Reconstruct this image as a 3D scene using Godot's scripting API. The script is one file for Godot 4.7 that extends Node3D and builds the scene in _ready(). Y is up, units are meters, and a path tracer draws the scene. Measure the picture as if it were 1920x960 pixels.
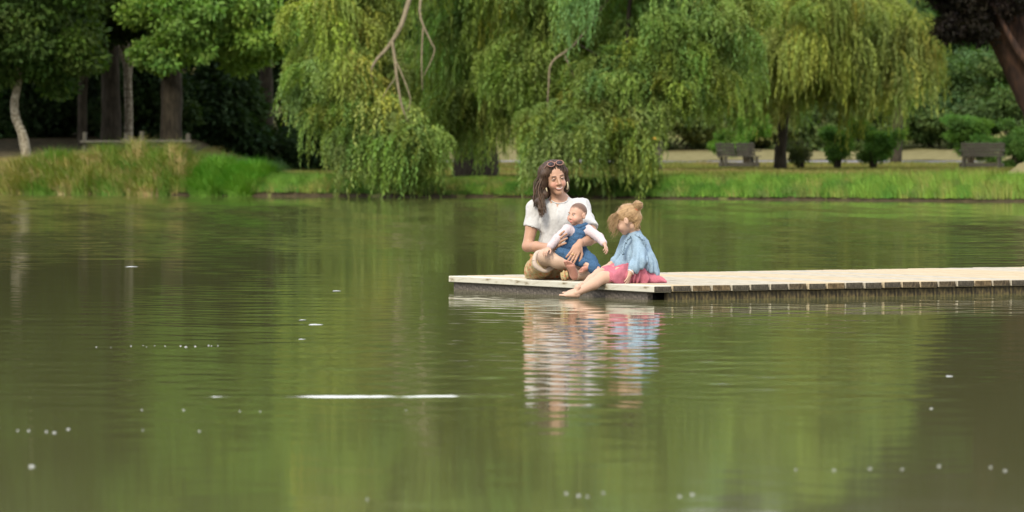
extends Node3D
# A pond with a floating wooden dock, a family sitting on it, willows and a wooded park behind.

var rng := RandomNumberGenerator.new()
var noise := FastNoiseLite.new()
var M := {}
var taken := {}

func _ready() -> void:
	rng.seed = 7
	noise.seed = 3
	noise.frequency = 1.0
	make_camera_and_light()
	make_materials()
	make_setting()
	make_woods()
	make_willows()
	make_shore_plants()
	make_park_furniture()
	make_dock()
	make_people()
	make_floating_specks()

func make_camera_and_light() -> void:
	var cam := Camera3D.new()
	cam.name = "camera"
	cam.position = Vector3(0, 1.0, 0)
	cam.rotation.x = -atan(190.0 / 8280.0)
	cam.near = 0.1
	cam.far = 2000.0
	var lens := CameraAttributesPhysical.new()
	lens.frustum_focal_length = 12.0 / (480.0 / 8280.0)
	lens.frustum_focus_distance = 31.4
	lens.exposure_aperture = 7.6
	cam.attributes = lens
	cam.fov = rad_to_deg(2.0 * atan(480.0 / 8280.0))
	cam.current = true
	add_child(cam)
	var sky := ProceduralSkyMaterial.new()
	sky.sky_top_color = Color(0.86, 0.89, 0.94)
	sky.sky_horizon_color = Color(0.95, 0.945, 0.93)
	sky.sky_curve = 0.2
	sky.ground_bottom_color = Color(0.25, 0.27, 0.2)
	sky.ground_horizon_color = Color(0.5, 0.52, 0.48)
	sky.sun_angle_max = 1.0
	var env := Environment.new()
	env.background_mode = Environment.BG_SKY
	env.sky = Sky.new()
	env.sky.sky_material = sky
	env.tonemap_mode = Environment.TONE_MAPPER_LINEAR
	env.tonemap_exposure = 2.65
	env.sdfgi_enabled = true
	env.ssao_enabled = true
	env.ssil_enabled = true
	var we := WorldEnvironment.new()
	we.name = "world_environment"
	we.environment = env
	add_child(we)
	var sun := DirectionalLight3D.new()
	sun.name = "sun"
	sun.light_energy = 0.6
	sun.light_angular_distance = 16.0
	sun.light_color = Color(1.0, 0.97, 0.9)
	sun.shadow_enabled = true
	add_child(sun)
	sun.look_at_from_position(Vector3(-4.0, 10.0, 10.5), Vector3.ZERO, Vector3.UP)

# ------------------------------------------------------------------ helpers
func numbered(called: String) -> String:
	if not taken.has(called):
		taken[called] = 0
		return called
	taken[called] += 1
	return "%s_%03d" % [called, taken[called]]

func thing(called: String, label: String, category: String, at := Vector3.ZERO, group := "") -> Node3D:
	var o := Node3D.new()
	o.name = numbered(called)
	add_child(o)
	o.position = at
	tag(o, label, category, group)
	return o

func tag(o: Node3D, label: String, category := "", group := "", kind := "") -> void:
	if label: o.set_meta("label", label)
	if category: o.set_meta("category", category)
	if group: o.set_meta("group", group)
	if kind: o.set_meta("kind", kind)

func part(called: String, mesh: Mesh, mat: Material, parent: Node, at := Vector3.ZERO) -> MeshInstance3D:
	var o := MeshInstance3D.new()
	o.name = numbered(called) if parent == self else StringName(called)
	o.mesh = mesh
	o.material_override = mat
	o.position = at
	parent.add_child(o, true)
	return o

func scatter(called: String, mesh: Mesh, mat: Material, parent: Node, where: Array, tints: PackedColorArray) -> MultiMeshInstance3D:
	var mm := MultiMesh.new()
	mm.transform_format = MultiMesh.TRANSFORM_3D
	mm.use_colors = true
	mm.mesh = mesh
	mm.instance_count = where.size()
	for i in where.size():
		mm.set_instance_transform(i, where[i])
		mm.set_instance_color(i, tints[i])
	var o := MultiMeshInstance3D.new()
	o.name = numbered(called) if parent == self else StringName(called)
	o.multimesh = mm
	o.material_override = mat
	parent.add_child(o, true)
	return o

func mat(c: Color, rough := 0.8, vertex := false, spec := 0.5) -> StandardMaterial3D:
	# c holds linear base colours
	var m := StandardMaterial3D.new()
	m.albedo_color = c.linear_to_srgb()
	m.roughness = rough
	m.metallic_specular = spec
	m.vertex_color_use_as_albedo = vertex
	return m

func noise_tex(freq: float, ramp: Array, size := 512, octaves := 4, normal := false, strength := 4.0, kind := FastNoiseLite.TYPE_SIMPLEX_SMOOTH) -> NoiseTexture2D:
	var n := FastNoiseLite.new()
	n.noise_type = kind
	n.frequency = freq
	n.fractal_octaves = octaves
	n.seed = 11 + int(freq * 1000.0)
	var t := NoiseTexture2D.new()
	t.noise = n
	t.width = size
	t.height = size
	t.seamless = true
	if normal:
		t.as_normal_map = true
		t.bump_strength = strength
	elif ramp.size() > 0:
		var g := Gradient.new()
		g.offsets = PackedFloat32Array(range(ramp.size()).map(func(i): return float(i) / (ramp.size() - 1)))
		g.colors = PackedColorArray(ramp.map(func(c): return c.linear_to_srgb()))
		t.color_ramp = g
	return t

func build(v: PackedVector3Array, n: PackedVector3Array, c: PackedColorArray, idx: PackedInt32Array, uv := PackedVector2Array()) -> ArrayMesh:
	var a := []
	a.resize(Mesh.ARRAY_MAX)
	a[Mesh.ARRAY_VERTEX] = v
	if n.size(): a[Mesh.ARRAY_NORMAL] = n
	if c.size(): a[Mesh.ARRAY_COLOR] = c
	if uv.size(): a[Mesh.ARRAY_TEX_UV] = uv
	a[Mesh.ARRAY_INDEX] = idx
	var m := ArrayMesh.new()
	m.add_surface_from_arrays(Mesh.PRIMITIVE_TRIANGLES, a)
	return m

func jitter(s: float) -> Vector3:
	return Vector3(rng.randf_range(-s, s), rng.randf_range(-s, s), rng.randf_range(-s, s))

func on_ball() -> Vector3:
	var z := rng.randf_range(-1, 1)
	var a := rng.randf() * TAU
	var r := sqrt(1 - z * z)
	return Vector3(r * cos(a), z, r * sin(a))

# a tapered tube through points, with an uneven skin
func tube(pts: Array, radii: Array, sides := 9, bump := 0.0, cap := true) -> ArrayMesh:
	var v := PackedVector3Array()
	var n := PackedVector3Array()
	var idx := PackedInt32Array()
	var uv := PackedVector2Array()
	var side := Vector3.ZERO
	for i in pts.size():
		var t: Vector3 = (pts[min(i + 1, pts.size() - 1)] - pts[max(i - 1, 0)]).normalized()
		if side == Vector3.ZERO:
			side = t.cross(Vector3(0.31, 0.2, 0.93)).normalized()
		side = (side - t * side.dot(t)).normalized()
		var other := t.cross(side)
		for k in sides + 1:
			var a := TAU * (k % sides) / sides
			var dir := side * cos(a) + other * sin(a)
			var p: Vector3 = pts[i]
			var r: float = radii[i]
			if bump > 0: r *= 1.0 + bump * noise.get_noise_3dv(p * 3.0 + dir * 2.0)
			v.append(p + dir * r)
			n.append(dir)
			uv.append(Vector2(float(k) / sides, i))
	var w := sides + 1
	for i in pts.size() - 1:
		for k in sides:
			var a := i * w + k
			idx.append_array([a, a + w, a + 1, a + 1, a + w, a + w + 1])
	if cap:
		for e in [0, pts.size() - 1]:
			var c := v.size()
			v.append(pts[e])
			n.append((pts[1] - pts[0]).normalized() * (-1 if e == 0 else 1))
			uv.append(Vector2.ZERO)
			for k in sides:
				var a: int = e * w + k
				idx.append_array([c, a, a + 1] if e == 0 else [c, a + 1, a])
	return build(v, n, PackedColorArray(), idx, uv)

func smooth_path(pts: Array, radii: Array, per := 4) -> Array:
	var op := []
	var orr := []
	for i in pts.size() - 1:
		var a: Vector3 = pts[max(i - 1, 0)]
		var b: Vector3 = pts[i]
		var c: Vector3 = pts[i + 1]
		var d: Vector3 = pts[min(i + 2, pts.size() - 1)]
		for k in per:
			var t := float(k) / per
			op.append(b.cubic_interpolate(c, a, d, t))
			orr.append(lerpf(radii[i], radii[i + 1], t))
	op.append(pts[-1])
	orr.append(radii[-1])
	return [op, orr]

func limb(called: String, pts: Array, radii: Array, m: Material, parent: Node, sides := 9, bump := 0.25) -> MeshInstance3D:
	var s := smooth_path(pts, radii)
	return part(called, tube(s[0], s[1], sides, bump), m, parent)

# a box with chamfered edges, size s, centred
func slab(s: Vector3, ch := 0.004) -> ArrayMesh:
	var st := SurfaceTool.new()
	st.begin(Mesh.PRIMITIVE_TRIANGLES)
	st.set_smooth_group(-1)
	var h := s / 2.0
	var corner := func(sx, sy, sz, ax):
		var p := Vector3(sx * h.x, sy * h.y, sz * h.z)
		for k in 3:
			if k != ax: p[k] -= signf(p[k]) * ch
		return p
	var tri := func(a: Vector3, b: Vector3, c: Vector3):
		var o := (a + b + c)
		if (b - a).cross(c - a).dot(o) > 0:
			var q := b; b = c; c = q
		st.add_vertex(a); st.add_vertex(b); st.add_vertex(c)
	for ax in 3:
		var u := (ax + 1) % 3
		var w := (ax + 2) % 3
		for sg in [-1, 1]:
			var c4 := []
			for q in [[-1, -1], [1, -1], [1, 1], [-1, 1]]:
				var f := [0, 0, 0]
				f[ax] = sg; f[u] = q[0]; f[w] = q[1]
				c4.append(corner.call(f[0], f[1], f[2], ax))
			tri.call(c4[0], c4[1], c4[2])
			tri.call(c4[0], c4[2], c4[3])
		for sa in [-1, 1]:
			for sb in [-1, 1]:
				var q4 := []
				for e in [[-1, u], [1, u], [1, w], [-1, w]]:
					var f := [0, 0, 0]
					f[ax] = e[0]; f[u] = sa; f[w] = sb
					q4.append(corner.call(f[0], f[1], f[2], e[1]))
				tri.call(q4[0], q4[1], q4[2])
				tri.call(q4[0], q4[2], q4[3])
	for sx in [-1, 1]:
		for sy in [-1, 1]:
			for sz in [-1, 1]:
				tri.call(corner.call(sx, sy, sz, 0), corner.call(sx, sy, sz, 1), corner.call(sx, sy, sz, 2))
	st.generate_normals()
	return st.commit()

# ------------------------------------------------------------------ materials
func make_materials() -> void:
	var leaf := func(c: Color, back: Color) -> StandardMaterial3D:
		var m := mat(c, 0.7, true, 0.22)
		m.backlight_enabled = true
		m.backlight = back.linear_to_srgb()
		return m
	M.leaf = leaf.call(Color(1, 1, 1), Color(0.68, 0.78, 0.2))
	M.grass = leaf.call(Color(1, 1, 1), Color(0.5, 0.6, 0.18))
	var bark := mat(Color(1, 1, 1), 0.95, false, 0.2)
	bark.albedo_texture = noise_tex(0.012, [Color(0.016, 0.013, 0.010), Color(0.036, 0.03, 0.021), Color(0.065, 0.054, 0.037)])
	bark.uv1_triplanar = true
	bark.uv1_scale = Vector3(1.5, 0.35, 1.5)
	bark.heightmap_enabled = false
	M.bark = bark
	var pale := mat(Color(1, 1, 1), 0.9, false, 0.2)
	pale.albedo_texture = noise_tex(0.02, [Color(0.06, 0.05, 0.03), Color(0.2, 0.17, 0.12), Color(0.42, 0.38, 0.3)])
	pale.uv1_triplanar = true
	pale.uv1_scale = Vector3(0.8, 0.8, 0.8)
	M.pale_bark = pale
	var red := mat(Color(1, 1, 1), 0.95, false, 0.2)
	red.albedo_texture = noise_tex(0.014, [Color(0.02, 0.014, 0.012), Color(0.035, 0.022, 0.018), Color(0.11, 0.055, 0.032)])
	red.uv1_triplanar = true
	red.uv1_scale = Vector3(0.9, 0.2, 0.9)
	M.red_bark = red
	var branch := mat(Color(1, 1, 1), 0.9, false, 0.2)
	branch.albedo_texture = noise_tex(0.02, [Color(0.07, 0.055, 0.035), Color(0.14, 0.115, 0.072), Color(0.21, 0.175, 0.11)])
	branch.uv1_triplanar = true
	branch.uv1_scale = Vector3(1, 1, 1)
	M.branch = branch
	var ground := mat(Color(1, 1, 1), 1.0, false, 0.1)
	ground.albedo_texture = noise_tex(0.01, [Color(0.05, 0.06, 0.02), Color(0.085, 0.1, 0.03), Color(0.14, 0.13, 0.05), Color(0.2, 0.16, 0.08)], 1024, 5)
	ground.uv1_triplanar = true
	ground.uv1_world_triplanar = true
	ground.uv1_scale = Vector3(0.06, 0.06, 0.06)
	M.ground = ground
	var path := mat(Color(1, 1, 1), 0.95, false, 0.2)
	path.albedo_texture = noise_tex(0.03, [Color(0.13, 0.12, 0.12), Color(0.17, 0.158, 0.158), Color(0.2, 0.185, 0.185)])
	path.uv1_triplanar = true
	path.uv1_world_triplanar = true
	path.uv1_scale = Vector3(0.3, 0.3, 0.3)
	M.path = path
	var dry := mat(Color(1, 1, 1), 1.0, false, 0.1)
	dry.albedo_texture = noise_tex(0.02, [Color(0.09, 0.08, 0.035), Color(0.135, 0.118, 0.055), Color(0.175, 0.147, 0.075)])
	dry.uv1_triplanar = true
	dry.uv1_world_triplanar = true
	dry.uv1_scale = Vector3(0.2, 0.2, 0.2)
	M.dry = dry
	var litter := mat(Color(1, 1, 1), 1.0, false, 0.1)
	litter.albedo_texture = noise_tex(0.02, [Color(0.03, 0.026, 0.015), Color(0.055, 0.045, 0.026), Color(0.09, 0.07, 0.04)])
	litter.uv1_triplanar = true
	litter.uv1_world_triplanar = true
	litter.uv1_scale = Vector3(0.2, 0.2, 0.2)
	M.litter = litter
	var soil := mat(Color(1, 1, 1), 0.9, false, 0.3)
	soil.albedo_texture = noise_tex(0.03, [Color(0.018, 0.014, 0.008), Color(0.04, 0.03, 0.016), Color(0.08, 0.06, 0.03)])
	soil.uv1_triplanar = true
	soil.uv1_world_triplanar = true
	soil.uv1_scale = Vector3(0.4, 0.4, 0.4)
	M.soil = soil
	var water := mat(Color(0.08, 0.078, 0.028), 0.05, false, 0.42)
	M.water = water
	var old := mat(Color(1, 1, 1), 0.9, false, 0.3)
	old.albedo_texture = noise_tex(0.02, [Color(0.026, 0.024, 0.018), Color(0.055, 0.05, 0.038), Color(0.1, 0.09, 0.07)])
	old.uv1_triplanar = true
	old.uv1_scale = Vector3(2, 2, 2)
	M.old_wood = old

# ------------------------------------------------------------------ ground and water
func bank_distance(x: float) -> float:
	return 101.5 - x * 0.77 + 0.5 * noise.get_noise_2d(x * 0.35, 4.0) + 0.25 * noise.get_noise_2d(x * 1.7, 9.0)

func ground_y(x: float, d: float) -> float:
	var xc := clampf(x, -16.0, 16.0)
	var s := d - bank_distance(xc) - (absf(x) - absf(xc)) * 0.15
	if s < 0: return maxf(-2.0, -0.06 + s * 0.3)
	var y := -0.06 + 0.42 * smoothstep(0.0, 1.1, s) + 0.16 * clampf((d - 100.0) / 53.0, 0.0, 1.0)
	y += 0.21 * clampf((d - 153.0) / 20.0, 0.0, 1.0)
	y += 0.035 * maxf(0.0, d - 178.0) + 0.0011 * pow(maxf(0.0, d - 182.0), 2.0) * (1.0 if d < 260.0 else 0.0)
	if d >= 260.0: y += 6.7 + (d - 260.0) * 0.05
	y += smoothstep(-7.0, -10.5, x) * 0.05 * clampf(d - 116.0, 0.0, 55.0)
	y += 0.05 * noise.get_noise_2d(x * 0.3, d * 0.2) * clampf(s, 0, 1)
	return y

func make_setting() -> void:
	# the land: one sheet
	var xs := []
	for i in 121: xs.append(lerpf(-30.0, 30.0, i / 120.0))
	for e in [40.0, 60.0, 90.0, 150.0, 260.0, 400.0]:
		xs.push_front(-e); xs.append(e)
	var ds := []
	var d := 70.0
	while d < 130.0:
		ds.append(d); d += 0.35
	while d < 270.0:
		ds.append(d); d += 2.5
	for e in [270.0, 320.0, 420.0, 600.0, 900.0]: ds.append(e)
	part_sheet("ground", xs, ds, M.ground, 0.0)
	# shores behind and beside the camera's side of the pond are left open water
	make_path()
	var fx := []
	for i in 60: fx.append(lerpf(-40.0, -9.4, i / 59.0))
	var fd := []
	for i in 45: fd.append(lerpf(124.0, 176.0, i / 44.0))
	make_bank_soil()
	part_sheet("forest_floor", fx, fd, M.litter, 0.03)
	make_water()

func part_sheet(called: String, xs: Array, ds: Array, m: Material, lift: float) -> MeshInstance3D:
	var v := PackedVector3Array()
	var n := PackedVector3Array()
	var idx := PackedInt32Array()
	for d in ds:
		for x in xs:
			v.append(Vector3(x, ground_y(x, d) + lift, -d))
			var gx := (ground_y(x + 0.2, d) - ground_y(x - 0.2, d)) / 0.4
			var gd := (ground_y(x, d + 0.2) - ground_y(x, d - 0.2)) / 0.4
			n.append(Vector3(-gx, 1, gd).normalized())
	var w := xs.size()
	for j in ds.size() - 1:
		for i in w - 1:
			var a := j * w + i
			idx.append_array([a, a + w, a + 1, a + 1, a + w, a + w + 1])
	var o := part(called, build(v, n, PackedColorArray(), idx), m, self)
	o.set_meta("kind", "structure")
	return o

func make_bank_soil() -> void:
	var v := PackedVector3Array(); var n := PackedVector3Array(); var idx := PackedInt32Array()
	for i in 260:
		var x := lerpf(-18.0, 17.0, i / 259.0)
		for j in 5:
			var d := bank_distance(x) - 0.3 + j * 0.28
			v.append(Vector3(x, ground_y(x, d) + 0.035, -d))
			n.append(Vector3(0, 0.8, 0.6))
	for i in 259:
		for j in 4:
			var a := i * 5 + j
			idx.append_array([a, a + 1, a + 5, a + 5, a + 1, a + 6])
	part("bank_soil", build(v, n, PackedColorArray(), idx), M.soil, self).set_meta("kind", "structure")

func make_path() -> void:
	var xs := []
	for i in 80: xs.append(lerpf(-3.0, 40.0, i / 79.0))
	part_sheet("path", xs, [167.0, 168.5, 170.0, 171.5, 173.0, 174.5], M.path, 0.03)
	part_sheet("dry_verge", xs, [175.5, 177.0, 178.5, 180.0, 181.5, 183.0, 185.0, 187.0, 189.0], M.dry, 0.05)

func make_water() -> void:
	var us := []
	for i in 201: us.append(lerpf(-1.0, 1.0, i / 200.0))
	for e in [1.3, 1.8, 2.6, 4.0, 7.0]:
		us.push_front(-e); us.append(e)
	var ds := [-60.0, -20.0, 0.0, 4.0, 6.0]
	var rows := 1150
	for i in rows: ds.append(7.5 * pow(122.0 / 7.5, i / float(rows - 1)))
	# ripples: many small trains, mostly running towards the camera
	var r := RandomNumberGenerator.new()
	r.seed = 5
	var waves := []
	for i in 26:
		var lambda := 0.14 * pow(2.6 / 0.14, i / 25.0)
		var ang := r.randf_range(-1.3, 1.3) if lambda < 0.9 else r.randf_range(-0.7, 0.7)
		var k := TAU / lambda
		waves.append([k * sin(ang), k * cos(ang), r.randf() * TAU, lambda, 0.005 * r.randf_range(0.6, 1.3) * (1.0 if lambda < 0.7 else 0.3), sin(ang), cos(ang)])
	var v := PackedVector3Array()
	var n := PackedVector3Array()
	var idx := PackedInt32Array()
	var last: float = ds[0]
	for d in ds:
		var half: float = maxf(4.0, absf(d) * 0.15 + 1.5)
		var step: float = absf(d - last)
		last = d
		var kept := 0.0000001
		var full := 0.0
		for q in waves:
			var f := clampf(q[3] / (step * 2.2) - 0.6, 0.0, 1.0)
			kept += q[4] * q[4] * f * f
			full += q[4] * q[4]
		# the finest trains cannot be drawn far off: the longer ones carry the same steepness, and the open water is ruffled more
		var ruffle := minf(3.5, sqrt(full / kept)) * lerpf(1.0, 2.3, smoothstep(33.0, 60.0, d))
		for u in us:
			var x: float = half * u
			var y := 0.0
			var sx := 0.0
			var sz := 0.0
			if absf(u) <= 1.0 and d > 6.0:
				var patch := 0.5 + 0.8 * noise.get_noise_2d(x * 0.12, d * 0.035) + 0.35 * noise.get_noise_2d(x * 0.5, d * 0.16)
				var zone := smoothstep(15.0, 20.0, d + 2.0 * noise.get_noise_2d(x * 0.1, 50.0))
				var amp := clampf(patch, 0.12, 1.2) * lerpf(0.24, 1.0, zone)
				var edge := clampf((1.0 - absf(u)) * 8.0, 0.0, 1.0)
				for q in waves:
					var f := clampf(q[3] / (step * 2.2) - 0.6, 0.0, 1.0)
					if f <= 0.0: continue
					var ph: float = q[0] * x + q[1] * d + q[2]
					var sl: float = q[4] * amp * f * edge * ruffle
					var c := cos(ph) * sl
					sx += c * q[5]
					sz += c * q[6]
					y += sin(ph) * sl * q[3] / TAU
				# rings round the girl's feet
				var fx: float = x - 0.40
				var fd: float = d - 30.75
				var fr := sqrt(fx * fx + fd * fd) + 0.001
				if fr < 2.2:
					var c := 0.045 * exp(-fr * 1.1) * cos(fr * TAU / 0.17) * edge
					sx += c * fx / fr
					sz += c * fd / fr
				# one low wake crossing the near water
				var along: float = clampf(1.5 - absf(x + 0.7) / 1.1, 0.0, 1.0) * clampf(0.5 + 0.6 * noise.get_noise_2d(x * 3.5, 3.0) + 0.5 * exp(-pow((x + 0.6) / 0.5, 2.0)), 0.0, 1.0)
				if along > 0.0 and absf(d - 18.3) < 0.6:
					var e: float = (d - 18.3 - 0.04 * sin(x * 1.3) - 0.03 * noise.get_noise_2d(x * 6.0, 8.0)) / 0.1
					var g := 0.0054 * along * (0.85 + 0.35 * noise.get_noise_2d(x * 17.0, 21.0)) * exp(-e * e)
					y += g
					sz += -2.0 * e / 0.1 * g
			v.append(Vector3(x, y, -d))
			n.append(Vector3(-sx, 1, sz).normalized())
	var w := us.size()
	for j in ds.size() - 1:
		for i in w - 1:
			var a := j * w + i
			idx.append_array([a, a + w, a + 1, a + 1, a + w, a + w + 1])
	var o := part("water", build(v, n, PackedColorArray(), idx), M.water, self)
	o.set_meta("kind", "structure")

# ------------------------------------------------------------------ foliage pieces
func leaf_faces(v: PackedVector3Array, n: PackedVector3Array, c: PackedColorArray, idx: PackedInt32Array, at: Vector3, along: Vector3, across: Vector3, ln: float, wd: float, tint: Color) -> void:
	var up := across.cross(along).normalized()
	if up.y < 0: up = -up
	var b := v.size()
	v.append(at)
	v.append(at + along * ln * 0.45 + across * wd * 0.5 - up * wd * 0.12)
	v.append(at + along * ln - up * ln * 0.12)
	v.append(at + along * ln * 0.45 - across * wd * 0.5 - up * wd * 0.12)
	for k in 4:
		n.append(up)
		c.append(tint)
	if (v[b + 1] - at).cross(v[b + 2] - at).dot(up) > 0: idx.append_array([b, b + 2, b + 1, b, b + 3, b + 2])
	else: idx.append_array([b, b + 1, b + 2, b, b + 2, b + 3])

func clump_mesh(count: int, radius: float, ln: float, wd: float, flat := 0.6) -> ArrayMesh:
	var v := PackedVector3Array(); var n := PackedVector3Array(); var c := PackedColorArray(); var idx := PackedInt32Array()
	for i in count:
		var p := on_ball() * radius * pow(rng.randf(), 0.4)
		p.y *= 0.75
		var along := (p.normalized() * 0.5 + on_ball() * 0.7 + Vector3(0, -0.35, 0)).normalized()
		var nor := (Vector3(0, flat, 0) + on_ball() * 0.8).normalized()
		var across := along.cross(nor).normalized()
		var f := rng.randf_range(0.75, 1.25)
		leaf_faces(v, n, c, idx, p, along, across, ln * rng.randf_range(0.7, 1.25), wd * rng.randf_range(0.8, 1.2), Color(f * rng.randf_range(0.9, 1.1), f, f * rng.randf_range(0.85, 1.1)))
	return build(v, n, c, idx)

# one hanging willow shoot about a metre long, leaves set along it
func shoot_mesh(length: float, leaves: int, ln: float, wd: float) -> ArrayMesh:
	var v := PackedVector3Array(); var n := PackedVector3Array(); var c := PackedColorArray(); var idx := PackedInt32Array()
	var bend := rng.randf_range(0.1, 0.26)
	var sway := rng.randf_range(-0.1, 0.1)
	var last := Vector3.ZERO
	for i in leaves + 1:
		var t := float(i) / leaves
		var p := Vector3(bend * (1.0 - pow(1.0 - t, 3.0)), 0.05 * sin(t * 3.0) - t * t * length * 0.55 - t * length * 0.45, sway * sin(t * 4.0))
		if i % 6 == 0 and i > 0:
			var b := v.size()
			v.append_array([last + Vector3(0.004, 0, 0), last - Vector3(0.004, 0, 0), p, last + Vector3(0, 0, 0.004), last - Vector3(0, 0, 0.004), p])
			for k in 6:
				n.append(Vector3(0.3, 0.2, 0.93))
				c.append(Color(1.0, 0.7, 0.7))
			idx.append_array([b, b + 1, b + 2, b + 3, b + 4, b + 5])
			last = p
		var a := rng.randf() * TAU
		var out := Vector3(cos(a), 0, sin(a))
		var along := (out * rng.randf_range(0.35, 0.8) + Vector3(0, -1, 0) * rng.randf_range(0.4, 1.0)).normalized()
		var across := along.cross(out + on_ball() * 0.5).normalized()
		var f := rng.randf_range(0.72, 1.28)
		var tint := Color(f, f, f)
		if rng.randf() < 0.05: tint = Color(1.6, 1.1, 0.7)
		leaf_faces(v, n, c, idx, p, along, across, ln * rng.randf_range(0.7, 1.2), wd * rng.randf_range(0.8, 1.2), tint)
	return build(v, n, c, idx)

func blade_tuft(blades: int, high: float, spread: float, wide: float, lean: float) -> ArrayMesh:
	var v := PackedVector3Array(); var n := PackedVector3Array(); var c := PackedColorArray(); var idx := PackedInt32Array()
	for i in blades:
		var a := rng.randf() * TAU
		var out := Vector3(cos(a), 0, sin(a))
		var foot := out * spread * sqrt(rng.randf())
		var hh := high * rng.randf_range(0.55, 1.1)
		var ln := lean * rng.randf_range(0.2, 1.2)
		var across := out.rotated(Vector3.UP, PI / 2 + rng.randf_range(-0.9, 0.9))
		var f := rng.randf_range(0.75, 1.25)
		var tint := Color(f * rng.randf_range(0.9, 1.15), f, f * rng.randf_range(0.8, 1.1))
		var b := v.size()
		for k in 4:
			var t := k / 3.0
			var p := foot + out * hh * ln * t * t + Vector3(0, hh * (t - 0.18 * ln * t * t), 0)
			var w := wide * (1.0 - t * 0.92) * 0.5
			v.append(p + across * w)
			v.append(p - across * w)
			var nn := (out.rotated(Vector3.UP, 0.3) + Vector3(0, 0.8, 0)).normalized()
			n.append(nn); n.append(nn)
			c.append(tint); c.append(tint)
		for k in 3:
			var q := b + k * 2
			if (v[q + 2] - v[q]).cross(v[q + 1] - v[q]).dot(n[q]) > 0: idx.append_array([q, q + 1, q + 2, q + 1, q + 3, q + 2])
			else: idx.append_array([q, q + 2, q + 1, q + 1, q + 2, q + 3])
	return build(v, n, c, idx)

func shade_of(base: Color, s := 0.18) -> Color:
	var f := rng.randf_range(1.0 - s, 1.0 + s)
	return Color(base.r * f * rng.randf_range(0.9, 1.1), base.g * f, base.b * f * rng.randf_range(0.85, 1.15))

# clumps spread through ellipsoid lobes [centre, radii, count]
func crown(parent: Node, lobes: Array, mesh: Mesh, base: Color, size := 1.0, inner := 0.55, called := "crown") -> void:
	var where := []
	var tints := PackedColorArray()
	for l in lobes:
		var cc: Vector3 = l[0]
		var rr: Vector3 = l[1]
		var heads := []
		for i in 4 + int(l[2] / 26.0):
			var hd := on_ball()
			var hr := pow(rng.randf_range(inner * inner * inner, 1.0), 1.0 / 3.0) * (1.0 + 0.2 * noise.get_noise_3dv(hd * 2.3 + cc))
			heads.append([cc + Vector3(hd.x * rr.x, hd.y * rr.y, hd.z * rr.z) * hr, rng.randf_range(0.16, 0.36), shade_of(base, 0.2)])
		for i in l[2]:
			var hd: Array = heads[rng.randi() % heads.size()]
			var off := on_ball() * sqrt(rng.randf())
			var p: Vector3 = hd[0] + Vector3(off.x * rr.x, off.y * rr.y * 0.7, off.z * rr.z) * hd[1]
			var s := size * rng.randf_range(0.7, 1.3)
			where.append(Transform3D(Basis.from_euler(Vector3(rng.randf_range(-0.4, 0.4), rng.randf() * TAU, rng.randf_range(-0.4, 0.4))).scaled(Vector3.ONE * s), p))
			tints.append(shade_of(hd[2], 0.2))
	scatter(called, mesh, M.leaf, parent, where, tints).set_meta("kind", "stuff")

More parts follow.
